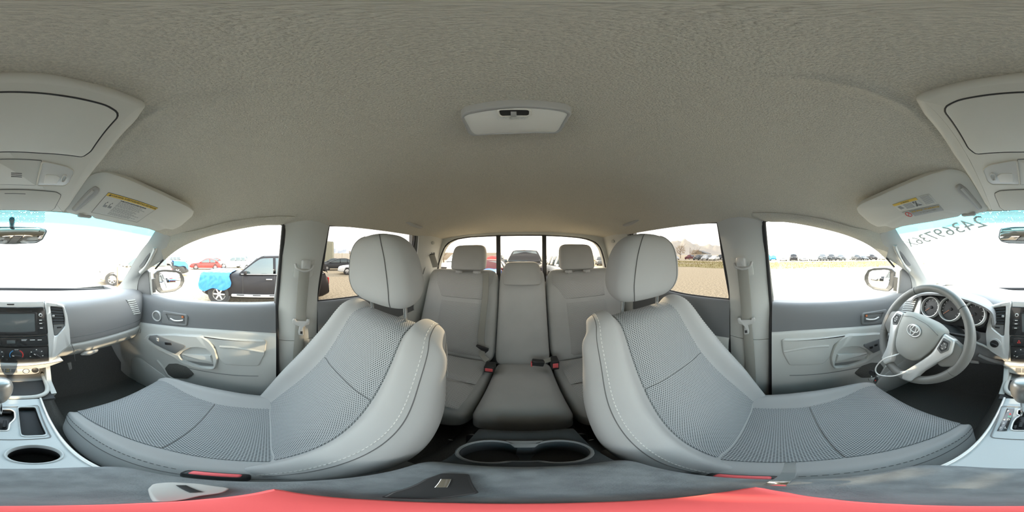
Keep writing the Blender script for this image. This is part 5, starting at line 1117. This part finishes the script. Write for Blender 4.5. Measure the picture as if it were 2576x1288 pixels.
def car(kind, paint, nose, heading, label, detail=1, group=None, sc=1.):
    """nose: ground point under the front bumper; heading: azimuth the car faces, degrees from straight ahead"""
    L, Wd, Hh, zb, zh, cw, rf, rr, gb, dk, rw, ax = KIND[kind]; hw = Wd/2
    o = thing('pickup_truck' if kind == 'pickup' else 'parked_car', label, 'truck' if kind == 'pickup' else 'car', (0, 0, 0), group)
    key = (kind, detail)
    if key not in PROTO:
        body, cab, wins, ws, rs = car_mesh(kind); D_ = []
        D_.append(('body', mesh('car_body', body[0], body[1], PAINT[paint], ang=50), None)); D_.append(('cabin', mesh('car_cabin', cab[0], cab[1], PAINT[paint], ang=50), None))
        for w in wins: D_.append(('window', mesh('car_window', w[0], w[1], CGL), CGL))
        D_.append(('windscreen', mesh('car_windscreen', ws[0], ws[1], CGL), CGL)); D_.append(('rear_window', mesh('car_rear_window', rs[0], rs[1], CGL), CGL))
        for s in (-1, 1):
            h = slab(fillet([(s*hw*.88, L*.975, zh-.20), (s*hw*.52, L*.992, zh-.20), (s*hw*.55, L*.985, zh-.32), (s*hw*.86, L*.975, zh-.30)], .03), (0, 1, 0), .03, .008, -.03); D_.append(('headlamp', mesh('headlamp', h[0], h[1], LAMP), LAMP))
            h = slab(fillet([(s*hw*.90, .02, dk-.12), (s*hw*.70, .012, dk-.12), (s*hw*.70, .012, dk-.38), (s*hw*.90, .02, dk-.36)], .02), (0, -1, 0), .03, .008, -.03); D_.append(('tail_lamp', mesh('tail_lamp', h[0], h[1], TAIL), TAIL))
            mr = box((s*(hw+.06), L*(cw-.055), zb+.06), (.16, .10, .13), .03); D_.append(('side_mirror', mesh('car_mirror', mr[0], mr[1], PAINT[paint]), None))
            for f in ax:
                c = A(s*(hw-.11), f*L, rw); arch = lathe([(rw*1.14, .0), (rw*1.14, .008), (rw*.8, .009)], A(s*(hw-.012), f*L, rw+.01), (s, 0, 0), 28); D_.append(('wheel_arch', mesh('wheel_arch', arch[0], arch[1], BLACK), BLACK))
                ty = lathe([(rw*.62, -.10), (rw*.93, -.10), (rw, -.07), (rw, .07), (rw*.93, .105), (rw*.66, .11), (rw*.62, .06)], c+A(s*.01, 0, 0), (s, 0, 0), 28); D_.append(('wheel', mesh('tyre', ty[0], ty[1], TYRE), TYRE))
                Rm = [lathe([(rw*.64, .07), (rw*.63, .10), (rw*.56, .09), (rw*.54, .05), (rw*.1, .04)], c+A(s*.01, 0, 0), (s, 0, 0), 24)]
                for k in range(6): q = k*math.pi/3; Rm.append(box(c+A(s*.10, math.cos(q)*rw*.3, math.sin(q)*rw*.3), (.03, rw*.55, rw*.16), .008, R=Matrix.Rotation(q, 3, 'X')))
                rm = J(*Rm); D_.append(('rim', mesh('rim', rm[0], rm[1], RIM), RIM))
        gr = slab(fillet([(-hw*.5, L*.992, zh-.22), (hw*.5, L*.992, zh-.22), (hw*.45, L*.995, zh-.36), (-hw*.45, L*.995, zh-.36)], .03), (0, 1, 0), .02, .005, -.03); D_.append(('grille', mesh('grille', gr[0], gr[1], BLACK), BLACK))
        bp = box((0, L*.985, .42), (Wd*.9, .10, .16), .04); D_.append(('bumper', mesh('bumper', bp[0], bp[1], TRIMD), TRIMD))
        if detail > 1:
            for s in (-1, 1):
                for f in (.43, .235, .665):
                    g = tube([(s*(hw+.001), f*L, zb-.04), (s*(hw+.003), f*L, .6), (s*(hw-.0), f*L, .36)], .006, 5); D_.append(('door_gap', mesh('door_gap', g[0], g[1], BLACK), BLACK))
                for f in (.47, .28):
                    g = box((s*(hw+.02), f*L, zb-.16), (.04, .20, .035), .012); D_.append(('door_handle', mesh('door_handle', g[0], g[1], CHROME), CHROME))
                g = box((s*(hw+.03), .5*L, .36), (.10, .50*L, .09), .03); D_.append(('side_step', mesh('side_step', g[0], g[1], SILV), SILV))
                for k in range(4):
                    g = box((s*(hw+.07), (.32+.12*k)*L, .385), (.03, .26, .04), .008); D_.append(('step_pad', mesh('step_pad', g[0], g[1], RUB), RUB))
                g = tube(cr_spline([(s*hw*.62, .08*L, Hh), (s*hw*.64, .12*L, Hh+.05), (s*hw*.64, .45*L, Hh+.05), (s*hw*.62, .52*L, Hh-.02)], 20), .018, 8); D_.append(('roof_rail', mesh('roof_rail', g[0], g[1], SILV), SILV))
                g = tube([(s*(hw*.945), .05*L, zb+.0), (s*(hw*.945), .68*L, zb+.0)], .014, 6); D_.append(('belt_moulding', mesh('belt_moulding', g[0], g[1], SILV), SILV))
            g = box((0, L*.97, .50), (Wd*.94, .16, .30), .05); D_.append(('bumper', mesh('bumper2', g[0], g[1], TRIMD), TRIMD))
            for k in range(-3, 4): g = box((k*.2, L*.99+.06, .52), (.06, .03, .20), .01); D_.append(('bumper_bar', mesh('bumper_bar', g[0], g[1], SILV), SILV))
        PROTO[key] = D_
    wh = None
    for nm, me, m_ in PROTO[key]:
        c = bpy.data.objects.new(nm, me); COL.objects.link(c); c.parent = o
        if nm == 'wheel': wh = c
        if nm == 'rim': c.parent = wh
        if m_ is None: c.material_slots[0].link = 'OBJECT'; c.material_slots[0].material = PAINT[paint]
    h = math.radians(heading); f = A(math.sin(h), math.cos(h), 0); p = np.asarray(nose, float)-f*L*sc; o.location = (p[0], p[1], 0); o.rotation_euler = (0, 0, -h); o.scale = (sc, sc, sc)
    ORG[o.name] = A(p[0], p[1], GZ); return o
def gp(u, v): return P(u % 2576, v, z=GZ)
def polar(u, d): r = D(u % 2576, 644); r = A(r[0], r[1], 0); return unit(r)*d+A(0, 0, GZ)
wheel = gp(551, 764.5); nx = wheel[0]+.10+.91-.11+.0
suv = car('suv', 'black', A(nx, wheel[1]+.15*4.45, GZ), 0, 'black sport utility vehicle with a blue tarp over its nose beside the passenger window', 2)
# tarp over its front corner
cyv = nx; Gt = []
yA, yB = wheel[1]-.42, wheel[1]+.70
for a in np.linspace(0, 1, 44):
    y = yA+(yB-yA)*a; row = []
    drop = -.98-.16*math.sin(a*2.4)*1-.07*math.sin(a*9)
    for b in np.linspace(0, 1, 40):
        if b < .55: x = cyv+.75-(1.66)*b/.55; z = GZ+1.075+.025*math.sin(min(1, b/.5)*math.pi)-.06*max(0, (a-.75)/.25)+.02*math.sin(b*9)-.05*max(0, (b-.48)/.07)**2
        else:
            q = (b-.55)/.45; x = cyv-.93-.012*math.sin(q*3); z = GZ+1.06+q*(drop-(GZ+1.06))
        row.append((x, y+.03*math.sin(b*13+a*3), z))
    Gt.append(row)
Gt = np.array(Gt); nz_ = gnorm(Gt); nz_ *= -1 if nz_[20, 5][2] < 0 else 1
wr = np.zeros(Gt.shape[:2]); aa, bb = np.meshgrid(np.linspace(0, 1, 44), np.linspace(0, 1, 40), indexing='ij')
for k in range(14): w1, w2, ph = rng.uniform(-22, 22), rng.uniform(-22, 22), rng.uniform(0, 6.3); wr += .007*np.abs(np.sin(aa*w1+bb*w2+ph))
tp = mk('tarp', shell(Gt+nz_*(.012+wr)[..., None], .004), TARP, label='crumpled blue tarp draped over the nose of the black sport utility vehicle', cat='tarp', ang=25)
def tarp_on(c, p0, p1, w, label, drop=.55):
    """blue sheet over a hood between two hood points"""
    p0, p1 = np.asarray(p0, float), np.asarray(p1, float); d = p1-p0; sdir = unit(np.cross(d, (0, 0, 1))); G_ = []
    for a in np.linspace(0, 1, 22):
        r_ = []
        for b in np.linspace(-1, 1, 30):
            q = max(0, abs(b)-.62)/.38; r_.append(p0+d*a+sdir*(w/2+.04)*(b/.62 if abs(b) < .62 else math.copysign(1+q*.03, b))+A(0, 0, -drop*q-.25*max(0, (a-.8)/.2)+.03*math.sin(a*11+b*7)*math.cos(b*13)))
        G_.append(r_)
    return mk('tarp', shell(np.array(G_), .006, True), TARP, label=label, cat='tarp', ang=25)
# further cars on the passenger side
b1 = gp(470, 692); hd1 = 142
car('pickup', 'dark_grey', b1, hd1, 'dark pickup with a sky blue tarp on its hood, left of the red car', sc=1.04)
f = A(math.sin(math.radians(hd1)), math.cos(math.radians(hd1)), 0); tarp_on(None, b1-f*1.3+A(0, 0, 1.33), b1-f*.06+A(0, 0, 1.25), 2.1, 'blue tarp over the dark pickup left of the red car', .4)
car('beetle', 'red', gp(478, 677), -22, 'small rounded red car parked broadside beyond the gravel')
car('suv', 'white', polar(549, 25), -28, 'white sport utility vehicle with dark windows behind the red car')
car('sedan', 'white', polar(604, 22), -10, 'white sedan half hidden by the roof of the black sport utility vehicle')
for k, (u, d, kd, pt, lb) in enumerate(((497, 31, 'sedan', 'graphite', 'dark sedan roof showing above the red car'), (515, 44, 'hatch', 'red', 'far red hatchback above the red car roof'), (590, 40, 'pickup', 'silver', 'far silver pickup right of the white sport utility vehicle'), (628, 38, 'suv', 'silver', 'far silver sport utility vehicle in the gap above the black bonnet'), (420, 36, 'van', 'white', 'far white van behind the tarped dark pickup'), (650, 45, 'sedan', 'white', 'far white sedan above the black roof'))):
    car(kd, pt, polar(u, d), -25+k*9, lb)
car('hatch', 'dark_grey', gp(806, 679), 22, 'dark grey hatchback seen through the rear passenger-side window')
car('sedan', 'white', gp(851, 689), 28, 'white sedan nose showing beside the passenger headrest')
car('sedan', 'graphite', polar(798, 27), 20, 'dark car half hidden behind the passenger door pillar and the grey hatchback')
car('suv', 'white', polar(1024, 33), 60, 'white sport utility vehicle in the gap right of the passenger headrest')
car('suv', 'beige', gp(250, 713), -62, 'beige vehicle ahead of the windscreen by the passenger pillar')
mk('marker_post', tube([gp(295, 722), gp(295, 722)+A(0, 0, 1.1)], .025, 8), BARK, label='thin post standing before the beige vehicle', cat='post')
# behind the truck
car('pickup', 'black', A(.02, -7.6, GZ), 2, 'large black pickup facing the back window', sc=1.08)
car('suv', 'white', A(-2.85, -6.9, GZ), -6, 'white vehicle with a door mirror beside the black pickup, behind the narrow bench headrest')
c_ = car('sedan', 'maroon', A(2.2, -6.6, GZ), 3, 'maroon sedan with a blue tarp on its hood behind the wide bench')
tarp_on(None, A(2.12, -8.0, GZ+1.01), A(2.2, -6.6, GZ+.95), 1.95, 'blue tarp over the maroon sedan behind the back window')
car('pickup', 'white', polar(1110, 12), 12, 'white pickup front at the passenger-side edge of the back window')
car('sedan', 'graphite', polar(1517, 26), 20, 'dark sedan at the driver-side edge of the back window')
for k, (u, d, kd, pt) in enumerate(((1232, 24, 'suv', 'red'), (1243, 30, 'pickup', 'graphite'), (1128, 27, 'suv', 'silver'), (1382, 30, 'van', 'white'))):
    car(kd, pt, polar(u, d), 10*k, ('red sport utility vehicle above the blue tarp in the back window', 'dark pickup between the tarp and the window bar', 'silver sport utility vehicle behind the white pickup', 'white van beyond the white vehicle behind the narrow bench')[k])
# the long row beyond the grass on the driver's side
kinds = ['van', 'hatch', 'suv', 'pickup', 'van', 'suv', 'pickup', 'pickup', 'suv', 'sedan', 'suv', 'sedan', 'pickup', 'sedan', 'suv']
cols = ['blue', 'blue', 'white', 'black', 'white', 'white', 'graphite', 'dark_grey', 'graphite', 'white', 'dark_grey', 'graphite', 'black', 'white', 'silver']
us = [1929, 1945, 1971, 1998, 2024, 2050, 2074, 2097, 2121, 2146, 2163, 2181, 2202, 2218, 2232]
num = ['first', 'second', 'third', 'fourth', 'fifth', 'sixth', 'seventh', 'eighth', 'ninth', 'tenth', 'eleventh', 'twelfth', 'thirteenth', 'fourteenth', 'fifteenth']
cn = {'blue': 'blue', 'white': 'white', 'black': 'black', 'graphite': 'graphite', 'dark_grey': 'dark grey', 'silver': 'silver'}
for k, (kd, cl_, u) in enumerate(zip(kinds, cols, us)):
    r = D(u, 657); p = A(*(r*(-(49 if k in (1, 9, 13) else 43)/r[0]))); p[2] = GZ
    car(kd, cl_, p, 90, f'{cn[cl_]} {kd if kd != "suv" else "sport utility vehicle"}, {num[k]} from the rear in the far row past the grass', group='far row of cars past the dry grass')
for k, (u, kd, cl_) in enumerate(((1703, 'sedan', 'silver'), (1727, 'suv', 'maroon'), (1749, 'suv', 'graphite'), (1769, 'van', 'silver'), (1789, 'sedan', 'white'), (1808, 'suv', 'dark_grey'), (1822, 'sedan', 'silver'))):
    r = D(u, 655); p = r*(-(49.5 if k in (1, 5) else 43)/r[0]); p[2] = GZ
    car(kd, cl_, p, 90 if k else 40, f'{cn.get(cl_, cl_)} {kd if kd != "suv" else "sport utility vehicle"}, {num[k]} car from the driver headrest in the far row', group='far row of cars past the dry grass')
# shed, fence, poles, trees
sh = thing('steel_shed', 'tall ribbed steel shed seen through the rear passenger-side window', 'shed', polar(825, 48))
s0, s1, s2 = polar(838.5, 46), polar(795, 43), polar(839.2, 58); hgt = 5.9
mk('wall', slab([s0, s1, s1+A(0, 0, hgt*1.02), s0+A(0, 0, hgt)], unit(np.cross(s1-s0, (0, 0, 1))), .1, .01), SHED, sh); mk('wall', slab([s0, s2, s2+A(0, 0, hgt), s0+A(0, 0, hgt)], unit(np.cross(s2-s0, (0, 0, 1))), .1, .01), SHED, sh)
nn_ = unit(np.cross(s1-s0, (0, 0, 1))); nn_ = nn_ if np.dot(nn_, s0) < 0 else -nn_
for k in range(14): f = (k+.5)/14; p = s0*(1-f)+s1*f+nn_*.12; mk('rib', tube([p, p+A(0, 0, hgt*1.01)], .06, 5), SHED, sh)
mk('roof', slab([s0+A(0, 0, hgt), s1+A(0, 0, hgt*1.02), s1+(s2-s0)+A(0, 0, hgt*1.02), s2+A(0, 0, hgt)], (0, 0, 1), .15, .02), TRIMD, sh)
fn = thing('board_fence', 'pale board fence between the shed and the mountain', 'fence', polar(860, 50))
f0, f1 = polar(840.5, 66), polar(960, 80)
for k in range(34): a = f0*(1-k/34)+f1*(k/34); b = f0*(1-(k+.93)/34)+f1*((k+.93)/34); mk('board', slab([a, b, b+A(0, 0, 3.2+.05*(k % 3)), a+A(0, 0, 3.2+.05*(k % 3))], unit(np.cross(b-a, (0, 0, 1))), .03, .004), FENCE, fn)
for k in range(0, 35, 5): a = f0*(1-k/34)+f1*(k/34); mk('post', tube([a, a+A(0, 0, 3.6)], .06, 6), FENCE, fn)
sg2 = thing('sign_board', 'small dark sign board on a pole above the fence', 'sign', polar(880, 44)); pp_ = polar(880, 44); mk('pole', tube([pp_, pp_+A(0, 0, 3.2)], .05, 6), TRIMD, sg2); mk('board', slab([pp_+A(-.3, .4, 2.5), pp_+A(.3, -.4, 2.5), pp_+A(.3, -.4, 3.3), pp_+A(-.3, .4, 3.3)], (-.8, -.6, 0), .05), TRIMD, sg2)
ut = thing('utility_pole', 'thin utility pole at the rear edge of the passenger-side rear window', 'pole', polar(1037, 60)); pp_ = polar(1037, 60); mk('pole', tube([pp_, pp_+A(0, 0, 6.2)], .12, 6), BARK, ut); mk('cross_arm', tube([pp_+A(-.8, .3, 5.7), pp_+A(.8, -.3, 5.7)], .06, 6), BARK, ut)
ut = thing('utility_pole', 'thin utility pole between the two far trees', 'pole', polar(1736, 70)); pp_ = polar(1736, 70); mk('pole', tube([pp_, pp_+A(0, 0, 4.6)], .10, 6), BARK, ut)
wh_ = thing('warehouse', 'low brown warehouse beyond the white vehicle past the passenger headrest', 'warehouse', polar(1030, 90)); a, b = polar(985, 90), polar(1260, 95)
mk('wall', slab([a, b, b+A(0, 0, 3.6), a+A(0, 0, 3.6)], unit(np.cross(b-a, (0, 0, 1))), .2, .02), mat('warehouse_wall', (.30, .25, .20), .8), wh_); mk('roof_edge', tube([a+A(0, 0, 3.6), b+A(0, 0, 3.6)], .2, 6), FENCE, wh_)
def tree(u, d, h, w, label, m_=TWIG, nb=900):
    p = polar(u, d); t = thing('bare_tree', label, 'tree', p); rr = np.random.default_rng(int(u)); br = [tube([p, p+A(.1, 0, h*.4), p+A(0, .1, h*.75)], [h*.03, h*.02, h*.008], 6)]
    for k in range(14):
        z = rr.uniform(.25, .7)*h; a = rr.uniform(0, 6.3); L_ = rr.uniform(.3, .55)*w; q = p+A(0, 0, z); br.append(tube([q, q+A(math.cos(a)*L_*.6, math.sin(a)*L_*.6, L_*.5), q+A(math.cos(a)*L_, math.sin(a)*L_, L_*1.1)], [h*.012, h*.008, h*.003], 4))
    mk('trunk', J(*br), BARK, t); V, F = [], []
    for k in range(nb):
        a, e_ = rr.uniform(0, 6.3), rr.uniform(-.9, 1.3); r = w*.5*rr.uniform(.3, 1)**.5; c = p+A(math.cos(a)*math.cos(e_)*r, math.sin(a)*math.cos(e_)*r, h*.62+math.sin(e_)*r*.75*h/w); s_ = rr.uniform(.06, .16)*w*.25; q = rr.normal(0, 1, (3, 3)); i = len(V)
        V += list(c+q*s_*A(.5, .5, 1)); F.append((i, i+1, i+2))
    tag(mk('twigs', (np.array(V), F), m_, t), kind='stuff')
tree(1712, 78, 6.4, 5.4, 'tall bare tan tree beyond the far row beside the driver headrest'); tree(1750, 82, 4.2, 6.5, 'low round bare tree right of the thin utility pole'); tree(1116, 46, 6.5, 5, 'bare tree behind the wide bench headrest at the back window edge', nb=260)
hs_ = thing('farm_house', 'low shed with gabled roof beyond the far row', 'shed', polar(1764, 88)); p = polar(1764, 88); mk('wall', box(p+A(0, 0, 1.1), (5, 9, 2.2), .02), FENCE, hs_); mk('roof', slab([p+A(-2.6, -5, 2.2), p+A(-2.6, 5, 2.2), p+A(-2.6, 0, 4.0)], (1, 0, 0), 5.2, .02), TRIMD, hs_)
# ---- door mirrors of this truck
for s in (1, -1):
    L_ = [(388, 688), (396, 681), (412, 678), (440, 679.5), (455, 684), (463, 698), (464, 708), (457, 722), (440, 733), (412, 737), (402, 737), (392, 727)]
    n = unit((-.45, -.89, .02)); mpl = (A(1.0, .70, 0), n)
    mo = np.array([P(u, v, pl=mpl) for u, v in L_]); g_ = np.array([P(u, v, pl=mpl) for u, v in ((397, 684), (402, 682), (412, 681), (445, 683.5), (453, 688), (457, 702), (455, 716), (446, 727), (420, 733), (408, 734), (402, 725), (397, 705))])
    m_ = thing('door_mirror', 'dark passenger door mirror outside the front window' if s > 0 else 'dark driver door mirror outside the front window', 'mirror', mp(mo.mean(0), s))
    mo = fillet(mo, .008)
    mk('housing', side(closeG(np.array([shrink(mo, .45)-n*.11, shrink(mo, .8)-n*.085, shrink(mo, .98)-n*.03, mo, shrink(mo, .97)+n*.004, shrink(mo, .93)+n*.001])), s), mat('mirror_shell', (.014, .015, .015), .5) if s > 0 else bpy.data.materials['mirror_shell'], m_, ang=45)
    gpl = fillet(shrink(g_, .90), .006); mk('glass', side(slab(gpl, n, .004, .0008), s), MIRR, m_, label='reflecting glass')
    mk('arm', side(slab([P(392, 700, y=.69), P(392, 735, y=.69), P(372, 740, y=.70), P(372, 705, y=.70)], (0, 1, 0), .05, .01), s), bpy.data.materials['mirror_shell'], m_)
